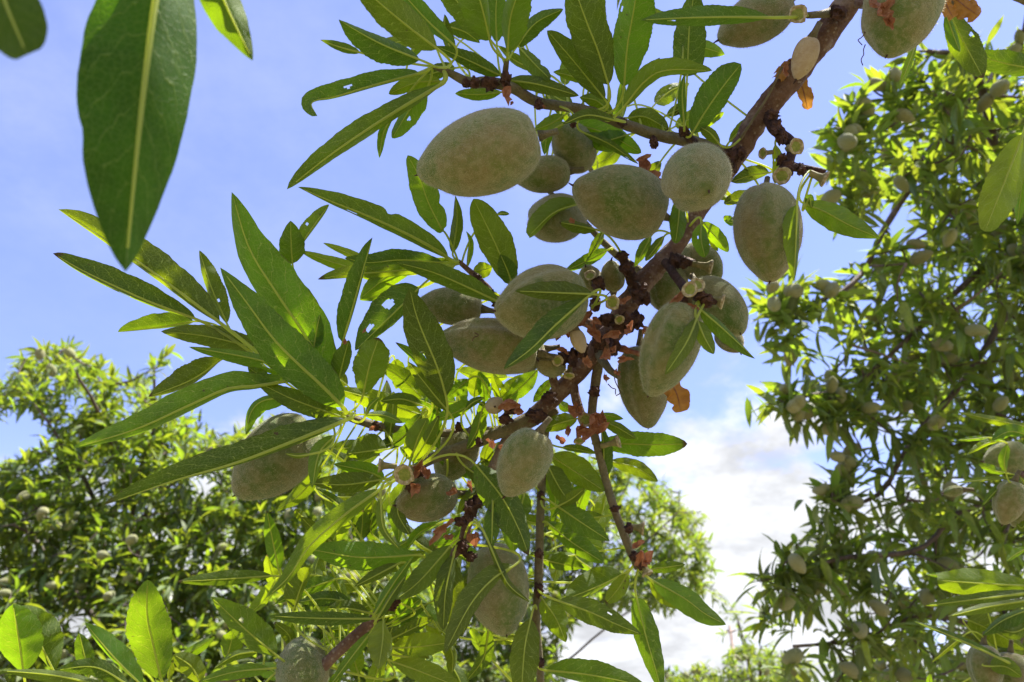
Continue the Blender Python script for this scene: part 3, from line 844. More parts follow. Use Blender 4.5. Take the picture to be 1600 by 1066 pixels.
def near_leaves():
    def L(*a, **k): return leaf(near, *a, **k)
    # left-hand cluster
    L('R5', [(1005, 795), (640, 520), (300, 290), (110, 168)], 25, 125, .318, .305)
    L('R5', [(870, 775), (640, 690), (480, 620), (250, 510), (80, 412)], 20, 100, .320, .305)
    L('R5', [(860, 790), (680, 822), (440, 850)], 10, 75, .330, .325)
    L('R5', [(1045, 800), (960, 600), (893, 395)], 30, 62, .325, .325)
    L('FULL', [(520, 605), (480, 530), (430, 455), (389, 387), (362, 300)], 25, 47, .314, .300)
    L('FULL', [(536, 636), (504, 604), (462, 565), (426, 528), (384, 471), (344, 418)], 34, 35, .306, .292)
    L('R5', [(1220, 940), (930, 872), (680, 845)], 55, 72, .322, .315, top=True)
    L('FULL', [(500, 607), (420, 567), (295, 542)], 14, 10, .316, .312, holes=[(-.3, .42, .16)])
    L('S1', [(1020, 75), (850, 190), (610, 285)], 20, 92, .332, .325)
    L('S1', [(1421, 190), (1210, 225), (1050, 240), (820, 340), (540, 465), (190, 570)], 28, 98, .312, .296, c=.7)
    L('FULL', [(532, 651), (460, 625), (398, 595)], 17, 17, .310, .308)
    L('FULL', [(420, 596), (402, 584), (387, 574)], 9, 11, .312, .31, top=True)
    L('FULL', [(452, 622), (412, 626), (392, 645), (384, 680)], 16, 7, .312, .305)
    L('FULL', [(540, 657), (460, 689), (370, 723), (270, 752), (160, 790)], 6, 30, .300, .268, a=.5, c=.75)
    # upper-middle left
    L('R6', [(960, 510), (870, 450), (700, 360), (500, 270), (300, 190), (125, 115)], 34, 76, .322, .304, notch=[(.45, 1, .03, .35)])
    L('R6', [(935, 360), (920, 340), (850, 200), (800, 60), (735, -62)], 78, 76, .322, .312, notch=[(.35, 1, .05, .3)])
    L('R6', [(985, 480), (1010, 300), (1000, 160)], 30, 38, .330, .325, top=True)
    L('R6', [(1310, 660), (1240, 470), (1150, 280), (1100, 180)], 92, 95, .312, .302)
    L('R6', [(1315, 650), (1290, 580), (1250, 488)], 55, 55, .305, .298)
    L('R6', [(1240, 752), (1000, 640), (850, 580), (675, 535)], 45, 72, .308, .294)
    L('R6', [(1000, 540), (690, 580), (400, 600), (235, 628)], 28, 70, .338, .330)
    L('R6', [(930, 535), (700, 520), (520, 535), (385, 510)], 20, 62, .330, .322)
    L('R6', [(640, 660), (450, 575), (280, 520), (140, 470)], 34, 36, .345, .34)
    L('R6', [(580, 570), (420, 490), (265, 425)], 22, 26, .347, .345)
    L('R6', [(780, 545), (630, 610), (470, 735)], 60, 70, .345, .342)
    L('R6', [(740, 690), (600, 715), (468, 742)], 30, 35, .348, .347)
    L('R6', [(375, 978), (440, 750), (500, 530), (540, 395)], 84, 9, .315, .300, a=.5)
    L('FULL', [(655, 450), (615, 490), (555, 548)], 14, 34, .312, .305, holes=[(.45, .38, .17), (.35, .72, .14)], a=.5, att=(720, 412, .331))
    L('FULL', [(697, 620), (684, 576), (653, 500), (640, 450)], 29, 31, .300, .286)
    L('S2', [(525, 410), (560, 250), (610, 98)], 96, 92, .302, .288, a=.7, c=.7)
    L('S2', [(390, 330), (415, 220), (445, 112)], 65, 38, .315, .308)
    L('S2', [(1000, 512), (930, 430), (850, 330), (770, 230)], 38, 46, .306, .296)
    L('S2', [(850, 475), (740, 440), (620, 450)], 30, 38, .314, .306)
    L('S2', [(850, 530), (580, 440), (330, 370)], 55, 62, .345, .340)
    L('S2', [(870, 450), (730, 320), (600, 245)], 50, 62, .345, .34)
    L('S2', [(530, 525), (640, 530), (745, 572)], 24, 34, .312, .306, top=True)
    L('S2', [(540, 530), (560, 480), (610, 430)], 14, 18, .305, .298)
    L('S2', [(790, 770), (830, 650), (880, 545)], 66, 20, .305, .290, top=True)
    L('S2', [(805, 780), (870, 680), (945, 530)], 36, 40, .312, .300)
    L('S2', [(655, 718), (560, 728), (430, 745)], 40, 95, .318, .312)
    L('S2', [(372, 640), (280, 740), (240, 935)], 28, 52, .300, .284)
    L('S2', [(620, 888), (420, 915), (225, 905)], 50, 66, .312, .302)
    L('S2', [(640, 880), (540, 840), (360, 800)], 40, 48, .322, .314)
    L('S2', [(235, 745), (160, 755), (90, 742)], 14, 16, .282, .28)
    L('R6', [(100, 500), (200, 350), (300, 212)], 55, 9, .322, .316, att=(540, 650, .32))
    L('FULL', [(457, 412), (455, 385), (454, 345)], 20, 20, .320, .314, att=(540, 650, .32))
    L('S2', [(340, 215), (300, 170), (262, 120)], 32, 34, .335, .332)
    L('FULL', [(490, 545), (494, 520), (500, 492)], 5, 12, .312, .31)
    L('R6', [(1100, 580), (1150, 575), (1205, 560)], 48, 45, .340, .338)
    L('R6', [(1065, 560), (1080, 430), (1060, 360)], 10, 22, .335, .33)
    L('R6', [(1230, 270), (1260, 262), (1300, 265)], 14, 12, .335, .333)
    # behind the middle
    L('S3', [(355, 420), (280, 500), (180, 590)], 48, 55, .350, .345)
    L('S3', [(430, 470), (380, 540), (330, 600)], 30, 30, .346, .342)
    L('S3', [(165, 610), (140, 530), (105, 440)], 35, 40, .346, .342)
    L('S3', [(60, 600), (55, 520), (30, 430)], 35, 40, .346, .345)
    L('S2', [(1110, 330), (1050, 380), (995, 430)], 38, 42, .340, .335, top=True)
    L('S2', [(1140, 430), (1150, 350), (1170, 270)], 50, 50, .347, .345)
    L('S2', [(1290, 450), (1340, 380), (1430, 300)], 45, 50, .350, .35)
    L('S2', [(1090, 500), (1130, 460), (1195, 430)], 20, 22, .322, .318)
    L('S2', [(960, 530), (900, 470), (830, 440)], 30, 30, .335, .33)
    L('S2', [(1150, 590), (1180, 530), (1190, 450)], 32, 35, .335, .33)
    # right of centre
    L('S3', [(690, 832), (840, 830), (1000, 835), (1187, 830)], 76, 64, .338, .322)
    L('S3', [(690, 695), (790, 735), (900, 800)], 28, 38, .332, .322)
    L('S3', [(690, 668), (760, 675), (832, 692)], 18, 28, .342, .338)
    L('S3', [(575, 690), (480, 715), (370, 752)], 45, 48, .342, .335)
    L('S3', [(490, 850), (570, 860), (680, 885)], 28, 18, .344, .340)
    L('FULL', [(860, 712), (900, 738), (945, 768)], 24, 17, .332, .322)
    L('FULL', [(856, 728), (876, 765), (902, 800)], 20, 13, .328, .32)
    L('S3', [(470, 600), (500, 625), (545, 640)], 30, 25, .35, .345)
    # lower right
    L('S5', [(435, 172), (550, 250), (695, 345)], 62, 62, .312, .298, att=(845, 776, .330))
    L('S5', [(375, 250), (500, 350), (665, 456)], 66, 36, .330, .322)
    L('S5', [(430, 168), (500, 130), (568, 76)], 34, 26, .310, .303, att=(845, 776, .330))
    L('S5', [(348, 440), (450, 462), (565, 482)], 48, 34, .335, .325)
    L('S5', [(760, 515), (640, 575), (475, 640)], 22, 92, .335, .326, a=.55, c=.6)
    L('S5', [(785, 515), (730, 600), (675, 662)], 42, 42, .328, .322)
    L('S5', [(438, 652), (600, 710), (730, 770), (858, 822)], 66, 58, .304, .286)
    L('S5', [(350, 640), (420, 740), (472, 862)], 62, 62, .320, .310, notch=[(.78, -1, .10, .5)])
    L('S5', [(70, 335), (150, 520), (200, 590), (288, 658)], 22, 18, .290, .282)
    L('FULL', [(803, 884), (770, 905), (735, 945), (695, 1020)], 12, 22, .292, .272)
    L('S5', [(292, 742), (260, 900), (240, 1190)], 75, 74, .308, .296)
    L('S5', [(832, 632), (880, 830), (930, 1000), (968, 1140)], 72, 56, .308, .290)
    L('S5', [(918, 548), (1080, 640), (1180, 715), (1290, 772)], 60, 62, .304, .290, top=True)
    L('S5', [(905, 545), (960, 610), (1050, 690)], 30, 40, .315, .308)
    L('S5', [(905, 490), (990, 478), (1082, 465)], 32, 28, .312, .308, top=True)
    L('S5', [(370, 1005), (600, 1030), (880, 1085)], 80, 40, .315, .303)
    L('FULL', [(745, 728), (785, 778), (812, 830), (826, 868)], 22, 32, .298, .288)
    L('S5', [(98, 150), (95, 270), (92, 390)], 42, 40, .296, .29)
    L('S5', [(225, 150), (205, 290), (202, 408)], 66, 62, .310, .304)
    L('S5', [(260, 100), (240, 180), (220, 260)], 50, 40, .318, .312)
    # lower middle
    L('S4', [(700, 82), (520, 210), (340, 370), (230, 530), (110, 642)], 42, 62, .298, .276)
    L('S4', [(880, 416), (700, 428), (560, 425), (330, 385)], 62, 82, .308, .296)
    L('S4', [(182, 492), (150, 340), (120, 188)], 38, 46, .316, .310)
    L('S4', [(255, 702), (295, 580), (342, 470)], 78, 24, .314, .308)
    L('S4', [(665, 742), (400, 740), (130, 728)], 32, 36, .300, .288)
    L('S4', [(470, 540), (300, 600), (160, 668)], 34, 44, .326, .320)
    L('S4', [(790, 462), (680, 520), (568, 578)], 26, 32, .306, .298)
    L('S4', [(668, 722), (770, 560), (872, 420)], 26, 34, .300, .290)
    L('S4', [(685, 742), (760, 620), (835, 515)], 12, 26, .296, .288, top=True)
    L('S4', [(1062, 368), (900, 550), (778, 645)], 58, 58, .306, .292)
    L('S4', [(1075, 420), (1035, 600), (1022, 800)], 38, 60, .304, .292)
    L('S4', [(1075, 430), (1068, 620), (1064, 822)], 58, 40, .312, .304)
    L('S4', [(762, 892), (900, 885), (1085, 860)], 66, 52, .316, .308)
    L('S4', [(765, 962), (900, 1010), (1112, 1095)], 58, 52, .314, .304)
    L('S4', [(716, 750), (712, 860), (690, 1000)], 52, 72, .296, .28, top=True)
    L('S4', [(650, 815), (560, 930), (440, 1090)], 28, 30, .302, .292)
    L('S4', [(742, 852), (850, 800), (972, 738)], 38, 24, .316, .308)
    L('S4', [(770, 750), (840, 690), (905, 640)], 36, 28, .322, .316)
    L('FULL', [(432, 1024), (385, 985), (330, 933)], 16, 30, .308, .3)
    L('S4', [(390, 872), (470, 840), (556, 828)], 40, 30, .328, .322)
    L('S4', [(640, 712), (540, 690), (428, 692)], 10, 40, .308, .302)
    L('S4', [(702, 122), (718, 280), (802, 392)], 12, 28, .290, .282)
    L('S4', [(812, 100), (790, 200), (850, 312)], 34, 36, .312, .305)
    L('S4', [(600, 342), (608, 270), (612, 188)], 52, 50, .330, .325, top=True)
    L('S4', [(690, 340), (650, 290), (665, 200)], 32, 40, .332, .328)
    L('FULL', [(425, 900), (350, 905), (277, 909)], 9, 14, .316, .305)
    L('S4', [(330, 240), (290, 210), (265, 180)], 26, 22, .322, .32)
    L('S4', [(620, 760), (520, 790), (440, 800)], 26, 40, .328, .325)
    L('S4', [(240, 900), (235, 830), (160, 760)], 30, 30, .325, .32)
    L('S4', [(270, 880), (240, 820), (250, 740)], 40, 26, .328, .326)
    # top, left rosette
    L('R2', [(900, 272), (740, 150), (560, 0), (400, -150)], 98, 92, .250, .225)
    L('R2', [(802, 332), (600, 250), (450, 170), (352, 108)], 98, 42, .280, .268)
    L('R2', [(470, 292), (360, 262), (250, 222)], 24, 28, .305, .302)
    L('R2', [(800, 408), (560, 470), (330, 538), (235, 555), (200, 580), (232, 645)], 12, 74, .292, .280, a=.5, c=.5)
    L('R2', [(920, 470), (700, 600), (480, 740), (280, 880), (65, 1052)], 36, 78, .292, .276, a=.65, c=.6)
    L('R2', [(835, 500), (740, 620), (650, 768)], 72, 24, .298, .292)
    L('R2', [(655, 640), (600, 740), (578, 878)], 20, 26, .294, .29)
    L('R2', [(920, 452), (780, 460), (630, 522)], 40, 44, .300, .296)
    L('R2', [(1000, 378), (900, 400), (785, 440)], 36, 45, .312, .308)
    L('R2', [(1250, 420), (1060, 330), (890, 255)], 42, 50, .304, .292)
    L('R2', [(990, 248), (850, 120), (740, 0), (640, -110)], 34, 56, .290, .282)
    L('R2', [(1195, 222), (1020, 20), (860, -180)], 80, 80, .305, .298)
    L('R2', [(1192, 226), (1150, 50), (1080, -200)], 118, 42, .288, .272)
    L('R2', [(1230, 235), (1225, 60), (1240, -150)], 50, 52, .318, .312)
    L('R2', [(1290, 292), (1310, 80), (1400, -160)], 48, 100, .292, .274)
    L('R2', [(1255, 512), (1130, 525), (998, 520)], 36, 34, .318, .314)
    L('R3', [(-20, 445), (150, 470), (372, 532)], 42, 46, .306, .300)
    # top, middle rosette
    L('R3', [(535, 470), (480, 290), (425, 150), (370, 0), (330, -130)], 118, 100, .294, .276, c=.65)
    L('R3', [(622, 480), (640, 260), (668, 100), (690, -30), (705, -150)], 95, 120, .298, .272, c=.65, holes=[(.25, .66, .06), (-.8, .62, .06)])
    L('R3', [(515, 552), (400, 410), (300, 290), (194, 170)], 60, 76, .304, .290)
    L('R3', [(40, 262), (120, 350), (212, 440)], 40, 50, .308, .302, notch=[(.6, -1, .07, .4)])
    L('R3', [(625, 590), (740, 450), (860, 390), (1112, 392)], 72, 34, .296, .280)
    L('R3', [(972, 425), (985, 150), (1005, 0), (1012, -90)], 92, 90, .335, .33, a=.4)
    L('R3', [(1430, 98), (1200, 95), (950, 100), (715, 112)], 46, 60, .286, .272, att=(1262, 24, .3))
    L('R3', [(1000, 742), (1080, 610), (1180, 470), (1272, 355)], 98, 74, .310, .300, c=.5)
    L('R3', [(955, 690), (945, 520), (962, 400)], 24, 22, .308, .302)
    L('R3', [(560, 640), (470, 560), (375, 540)], 40, 42, .318, .314)
    L('R3', [(395, 735), (540, 800), (702, 912)], 22, 26, .330, .326)
    L('R3', [(340, 690), (520, 740), (718, 850)], 58, 52, .345, .34)
    L('R3', [(640, 655), (740, 650), (870, 722)], 50, 48, .332, .328)
    L('R3', [(640, 560), (720, 430), (822, 320)], 44, 40, .325, .32)
    L('R3', [(1152, 800), (1100, 740), (1045, 705)], 34, 30, .315, .31)
    L('R3', [(1205, 790), (1270, 720), (1342, 640)], 36, 34, .335, .332)
    L('R3', [(290, 640), (210, 690), (120, 722)], 38, 42, .330, .328)
    L('R3', [(402, 450), (320, 420), (228, 400)], 26, 34, .315, .312)
    L('R3', [(25, 262), (130, 130), (285, 50)], 40, 56, .312, .308)
    L('R3', [(572, 668), (420, 640), (280, 690)], 22, 36, .296, .290)
    L('R3', [(300, 680), (230, 720), (160, 800)], 16, 30, .30, .298, top=True)
    L('R3', [(210, 640), (195, 730), (180, 860)], 34, 34, .338, .335)
    L('R3', [(860, 640), (940, 600), (900, 640)], 30, 30, .33, .33)
    # around the right-hand almonds
    L('R4', [(302, 800), (220, 812), (125, 842)], 26, 46, .335, .33)
    L('R4', [(235, 912), (170, 915), (92, 942)], 26, 34, .335, .332)
    L('R4', [(160, 1000), (130, 1030), (95, 1020)], 16, 22, .335, .332)
    L('R4', [(330, 670), (345, 760), (330, 850)], 26, 26, .318, .31)
    L('R8', [(335, 58), (440, 100), (560, 165), (708, 228)], 58, 70, .300, .284, top=True)
    L('R8', [(300, 62), (296, 200), (284, 438)], 14, 62, .284, .272, a=.45, c=.9)
    L('R8', [(345, 60), (360, 30), (370, 80)], 18, 14, .29, .288)
    L('R7', [(1003, 178), (995, 300), (978, 428)], 40, 52, .305, .297)
    L('R7', [(1122, 318), (1120, 400), (1142, 505)], 44, 48, .315, .305)
    L('R7', [(1130, 310), (1200, 390), (1272, 475)], 42, 40, .332, .328)
    L('R7', [(1330, 290), (1290, 300), (1245, 280)], 26, 24, .335, .333)
    L('R7', [(842, 388), (800, 470), (752, 558)], 28, 34, .345, .342)
    L('R7', [(916, 388), (870, 450), (812, 525)], 22, 28, .342, .34)
    L('R7', [(602, 464), (500, 520), (362, 582)], 28, 42, .345, .34)
    L('R7', [(582, 358), (545, 430), (494, 502)], 18, 34, .345, .34)
    L('R7', [(442, 208), (300, 260), (163, 388)], 14, 76, .325, .316, a=.5, c=.5)
    L('R7', [(540, 352), (440, 330), (333, 310)], 42, 22, .318, .314)
    L('R7', [(520, 710), (330, 702), (88, 692)], 48, 62, .280, .264, att=(925, 478, .31))
    L('FULL', [(915, 467), (868, 508), (830, 545), (787, 577)], 8, 24, .278, .262, att=(925, 482, .31))
    L('S3', [(1242, 128), (1180, 270), (1062, 448)], 44, 46, .276, .262)
    L('R7', [(1100, 858), (1140, 950), (1192, 1042)], 44, 40, .276, .270)
    L('R7', [(1112, 790), (1240, 900), (1421, 1068)], 20, 58, .280, .270)
    L('R7', [(1160, 380), (1200, 450), (1215, 470)], 16, 18, .34, .34, top=True)
    # filler shoots deeper inside the branch
    rg = random.Random(11)
    for (x0, y0, x1, y1, n_) in ((470, 690, 780, 1050, 48), (840, 700, 960, 920, 12), (540, 560, 800, 680, 14), (380, 880, 560, 1060, 10), (830, 20, 1100, 220, 16), (640, 10, 830, 110, 8), (860, 220, 1140, 330, 6)):
        for _ in range(n_):
            x, y = rg.uniform(x0, x1), rg.uniform(y0, y1)
            th = rg.uniform(0, 6.28); ln_ = rg.uniform(45, 85)
            dx, dy = math.cos(th) * ln_, math.sin(th) * ln_
            dd = rg.uniform(.338, .40)
            L('FULL', [(x, y), (x + dx * .5 + dy * .08, y + dy * .5 - dx * .08), (x + dx, y + dy)], rg.uniform(5, 15), rg.uniform(10, 16), dd, dd + rg.uniform(-.02, .02))
near_leaves()
rgx = random.Random(77)
for (x0, y0, x1, y1, n_) in ((500, 720, 800, 1050, 30), (850, 720, 950, 900, 6), (600, 600, 780, 700, 6)):
    for _ in range(n_):
        x, y = rgx.uniform(x0, x1), rgx.uniform(y0, y1)
        th = rgx.gauss(2.6, .9); ln_ = rgx.uniform(60, 110)
        dx, dy = math.cos(th) * ln_, math.sin(th) * ln_
        dd = rgx.uniform(.322, .345)
        bn = rgx.uniform(-.14, .14)
        leaf(near, 'FULL', [(x, y), (x + dx * .5 + dy * bn, y + dy * .5 - dx * bn), (x + dx, y + dy)], rgx.uniform(3, 13), rgx.uniform(9, 15), dd, dd + rgx.uniform(-.012, .012))

# ------------------------------------------------------------------ other sprigs reaching into the frame
def sprig(label, loc, stems):
    o = empty('almond_sprig', loc, label, 'sprig', None)
    TW[id(o)] = []
    for st, mt in stems: stem(o, 'twig', st, mt)
    return o
s1 = sprig('three large soft-focus leaves hanging into the top left corner', P(250, -170, .15), [([(250, -420, .16, 14), (250, -170, .15, 12), (330, -110, .15, 9)], 'twig'), ([(250, -170, .15, 10), (60, -150, .13, 8), (0, -120, .13, 6)], 'twig')])
leaf(s1, 'FULL', [(262, -120), (240, 20), (218, 200), (196, 425)], 72, 97, .150, .130, wave=.03, mat='leaf_smooth', c=.82, notch=[(.66, 1, .05, .10)])
leaf(s1, 'FULL', [(318, -90), (350, 0), (395, 95)], 26, 34, .165, .160, mat='leaf_smooth')
leaf(s1, 'FULL', [(-20, -120), (0, -20), (42, 86)], 50, 44, .115, .110, c=.45, mat='leaf_smooth')

s2 = sprig('sunlit broad leaves growing up from the bottom left corner', P(150, 1130, .32), [([(300, 1250, .33, 8), (200, 1160, .325, 7), (110, 1090, .32, 5), (40, 1075, .318, 4)], 'twig'), ([(200, 1160, .325, 6), (260, 1085, .315, 5), (330, 1072, .315, 4), (420, 1045, .316, 3)], 'twig')])
def L2(*a, **k): return leaf(s2, 'S6', *a, **k)
L2([(128, 1010), (100, 820), (70, 642)], 98, 112, .312, .302, c=.78)
L2([(292, 1004), (200, 820), (98, 652)], 40, 112, .324, .316)
L2([(482, 1045), (460, 920), (430, 798)], 40, 50, .318, .314)
L2([(705, 1085), (520, 985), (300, 1000)], 44, 46, .312, .306)
L2([(772, 1085), (620, 930), (462, 743)], 14, 74, .306, .296, top=True)
L2([(878, 1052), (830, 850), (800, 700), (802, 508)], 108, 112, .302, .290, c=.78)
L2([(938, 965), (1040, 900), (1162, 826)], 28, 32, .318, .312)
L2([(1092, 1070), (1040, 980), (945, 915)], 50, 62, .310, .304)
L2([(1463, 992), (1280, 1010), (1080, 1064)], 40, 36, .306, .300)
L2([(1402, 898), (1280, 920), (1163, 992)], 30, 22, .322, .316)
L2([(1232, 940), (1255, 860), (1272, 778)], 58, 60, .334, .33)
L2([(610, 1095), (300, 1030), (0, 1003)], 40, 28, .300, .290)
L2([(920, 1060), (925, 1000), (940, 955)], 14, 22, .31, .308)

s3 = sprig('dark and glowing leaves with a dead leaf at the top right corner', P(1640, 0, .42), [([(1700, -150, .45, 9), (1640, 20, .43, 7), (1610, 60, .42, 5)], 'bark'), ([(1640, 20, .43, 6), (1540, -20, .4, 5), (1480, 10, .385, 4)], 'twig')])
leaf(s3, 'R4', [(1600, 325), (1420, 300), (1243, 252)], 46, 62, .420, .410)
leaf(s3, 'R4', [(1130, 50), (1200, 190), (1292, 362)], 58, 66, .400, .390)
leaf(s3, 'R4', [(1120, 60), (1150, 150), (1185, 240)], 16, 28, .392, .385)
leaf(s3, 'R4', [(988, 185), (950, 290), (906, 398)], 14, 20, .398, .392, att=(1480, 10, .385))
leaf(s3, 'R4', [(1478, 620), (1400, 820), (1300, 1072)], 72, 84, .330, .315, att=(1612, 60, .42), c=.6)
leaf(s3, 'R4', [(1490, 620), (1470, 860), (1450, 1040)], 40, 30, .335, .33, att=(1612, 60, .42), top=True)

s4 = sprig('sunlit leafy sprig with grey-green almonds at the right edge', P(1640, 740, .46), [([(1750, 700, .5, 10), (1640, 735, .47, 8), (1592, 742, .45, 5)], 'bark')])
def L4(*a, **k): return leaf(s4, 'S7', *a, **k)
L4([(1650, 245), (1450, 205), (1225, 155)], 26, 24, .455, .445)
L4([(1630, 285), (1520, 265), (1422, 312)], 30, 44, .450, .445, top=True)
L4([(1460, 318), (1380, 335), (1283, 392)], 14, 26, .452, .448, top=True)
L4([(1400, 298), (1320, 305), (1232, 312)], 12, 15, .46, .455)
L4([(1520, 522), (1360, 535), (1218, 552)], 8, 16, .448, .44, top=True)
L4([(1532, 540), (1450, 590), (1368, 678)], 14, 28, .446, .436)
L4([(1500, 492), (1490, 420), (1508, 338)], 30, 20, .432, .428)
L4([(1500, 495), (1430, 480), (1345, 445)], 22, 26, .44, .436)
L4([(1600, 500), (1560, 420), (1530, 350)], 30, 26, .46, .455)
L4([(1620, 760), (1590, 800), (1560, 780)], 20, 26, .44, .44)

s5 = sprig('bright fan of narrow leaves reaching in at the lower right edge', P(1680, 940, .46), [([(1800, 980, .5, 10), (1700, 950, .47, 8), (1622, 950, .46, 5)], 'bark'), ([(1700, 950, .47, 6), (1640, 1020, .46, 5), (1560, 1030, .45, 4)], 'twig')])
def L5(*a, **k): return leaf(s5, 'S8', *a, **k)
L5([(1640, 372), (1400, 358), (1166, 342)], 58, 74, .444, .432, c=.5)
L5([(1645, 402), (1380, 435), (1106, 469)], 22, 32, .440, .425)
L5([(1645, 440), (1420, 475), (1218, 524)], 30, 20, .446, .438)
L5([(1300, 330), (1200, 318), (1108, 314)], 14, 14, .46, .456)
L5([(1500, 742), (1280, 640), (1046, 544)], 8, 22, .430, .418, top=True)
L5([(1310, 610), (1220, 680), (1132, 758)], 12, 20, .45, .445, att=(1560, 1030, .45))
L5([(1320, 540), (1450, 600), (1610, 690)], 62, 66, .462, .456)
L5([(1432, 772), (1510, 775), (1590, 825)], 46, 40, .434, .43)
L5([(1645, 480), (1500, 540), (1392, 618)], 48, 20, .450, .444)
L5([(1620, 180), (1560, 210), (1512, 248)], 14, 22, .45, .446)
L5([(1140, 880), (1128, 845), (1134, 808)], 14, 14, .47, .465, att=(1560, 1030, .45))
L5([(1640, 560), (1560, 600), (1480, 590)], 30, 40, .45, .446)

# ------------------------------------------------------------------ almonds of the near tree
def almond(label, x, y, sa, sb, ang, d, tilt=1, mat='almond', ratio=1.36, stalk=None, roll=None, group='green almonds on the near branch', cat='almond', flat=.88, groove=.085, name='almond'):
    """sa, sb apparent half length / half width in px; ang = image direction of the tip (deg, 0 right, 90 down)"""
    k = d / F
    b_ = sb * k
    L_ = max(sa, sb * ratio) * k
    c2 = max(0.0, min(1.0, ((sa * k) ** 2 - b_ ** 2) / max(L_ ** 2 - b_ ** 2, 1e-12)))
    tau = math.acos(math.sqrt(c2)) * tilt          # tilt>0: tip towards the camera
    a_ = R(ang)
    axc = Vector((math.cos(a_) * math.cos(tau), -math.sin(a_) * math.cos(tau), math.sin(tau)))
    ax = (CR @ axc).normalized()
    yv = ax.cross(CR @ Vector((0, 0, 1)))
    if yv.length < .05: yv = CR @ Vector((1, 0, 0))
    yv.normalize(); zv = ax.cross(yv)
    rnd = random.Random(int(x * 7 + y))
    ro = R(roll if roll is not None else rnd.uniform(-50, 50))
    y2 = yv * math.cos(ro) + zv * math.sin(ro); z2 = ax.cross(y2)
    vs, fs = almond_verts(L_, b_, 36, 26, flat, groove)
    vs = [v * (1 + .02 * mnoise.noise(v * 90 + Vector((x, y, 0))) + .07 * mnoise.noise(v * 32 + Vector((y, x, 0)))) for v in vs]
    mt = Matrix.Translation(P(x, y, d)) @ Matrix((ax, y2, z2)).transposed().to_4x4()
    o = obj(name, mesh(name, vs, fs, M[mat]), None, mt)
    tag(o, label, cat, group)
    # velvet: thousands of fine short hairs
    nh = int(9000 * min(1.3, (L_ / .022) ** 2)) if mat == 'almond' and d < .4 else 0
    if nh:
        rs = np.random.RandomState(int(x * 3 + y))
        va = np.array([tuple(v) for v in vs]); nu_ = 36
        cz = rs.uniform(-.97, .97, nh); jj = np.arccos(-cz) / math.pi * 26; ii = rs.uniform(0, nu_, nh)
        j0 = np.clip(jj.astype(int), 0, 25); i0 = ii.astype(int) % nu_; fj = (jj - j0)[:, None]; fi = (ii - ii.astype(int))[:, None]
        A_ = va[j0 * nu_ + i0]; B_ = va[j0 * nu_ + (i0 + 1) % nu_]; C_ = va[(j0 + 1) * nu_ + i0]; D_ = va[(j0 + 1) * nu_ + (i0 + 1) % nu_]
        p0 = (A_ * (1 - fi) + B_ * fi) * (1 - fj) + (C_ * (1 - fi) + D_ * fi) * fj
        nn = np.cross(B_ - A_, C_ - A_); nn /= np.linalg.norm(nn, axis=1)[:, None] + 1e-12
        nn *= np.sign((nn * p0).sum(1))[:, None]
        dr_ = nn + rs.normal(0, .45, (nh, 3)); dr_ /= np.linalg.norm(dr_, axis=1)[:, None]
        sd_ = np.cross(dr_, rs.normal(0, 1, (nh, 3))); sd_ /= np.linalg.norm(sd_, axis=1)[:, None] + 1e-12
        ln_ = rs.uniform(.0004, .0012, nh)[:, None]
        hv_ = np.empty((nh * 3, 3)); hv_[0::3] = p0 + sd_ * .00003; hv_[1::3] = p0 - sd_ * .00003; hv_[2::3] = p0 + dr_ * ln_
        c = bpy.data.objects.new('fuzz', mesh('fuzz', hv_.tolist(), [(3 * q, 3 * q + 1, 3 * q + 2) for q in range(nh)], M['fuzz'], smooth=False)); COL.objects.link(c); c.parent = o
        tag(c, kind='stuff')
    # stalk, and the little dry point at the tip
    st = Vector((-L_ * 1.0, 0, 0))
    pth = [st + Vector((.001, 0, 0)), st - Vector((.0025, .0004, 0)), st - Vector((.006, .001, .0004))]
    tv, tf = tube_data(pth, [.0021, .0012, .0011], 8)
    c = bpy.data.objects.new('stalk', mesh('stalk', tv, tf, M['twig'])); COL.objects.link(c); c.parent = o
    tp = Vector((L_ * 1.08, 0, 0))
    tv, tf = tube_data([tp - Vector((.002, 0, 0)), tp + Vector((.0006, .0002, 0)), tp + Vector((.0018, .0006, .0003))], [.0008, .0004, .0002], 6)
    c = bpy.data.objects.new('tip', mesh('tip', tv, tf, M['bark_dark'])); COL.objects.link(c); c.parent = o
    return o
almond('largest green almond, hanging below the upper twig, left of the other nuts', 754, 241, 96, 68, 162, .275)
almond('green almond partly hidden behind the large left one, below the upper twig', 896, 229, 40, 35, 215, .345, 1)
almond('small dark green almond wedged between the large left almond and its neighbours', 850, 273, 42, 31, 170, .338, 1)
almond('plump oval almond in the middle of the upper row with a sunlit spot', 970, 315, 75, 56, 195, .300)
almond('round pale almond seen end-on in front of the main branch', 1091, 277, 58, 54, 92, .275)
almond('upright oval almond hanging alone right of the main branch', 1200, 363, 75, 57, 95, .297)
almond('green almond half covered by a folded leaf left of the branch', 868, 342, 48, 42, 150, .338)
almond('big almond with a leaf lying across it beside the dark knot', 848, 473, 73, 57, 168, .297)
almond('long pale almond lying sideways with a tiny black curl on top', 766, 541, 78, 44, 188, .315)
almond('lower almond tucked under the sideways one', 812, 556, 42, 29, 165, .328)
almond('dark shaded almond under a leaf, left of the knot', 706, 479, 50, 31, 185, .328)
almond('tall almond with a leaf on its front right of the knot', 1046, 541, 74, 47, 112, .285)
almond('round almond behind the tall one with empty stalks before it', 1120, 478, 52, 43, 60, .312)
almond('small almond peeping out behind the round one at the right', 1140, 530, 24, 20, 60, .325)
almond('pointed almond hanging lowest of the right-hand group', 1007, 598, 62, 42, 84, .34)
almond('shaded almond behind the main branch just right of the knot', 1040, 446, 44, 36, 110, .352)
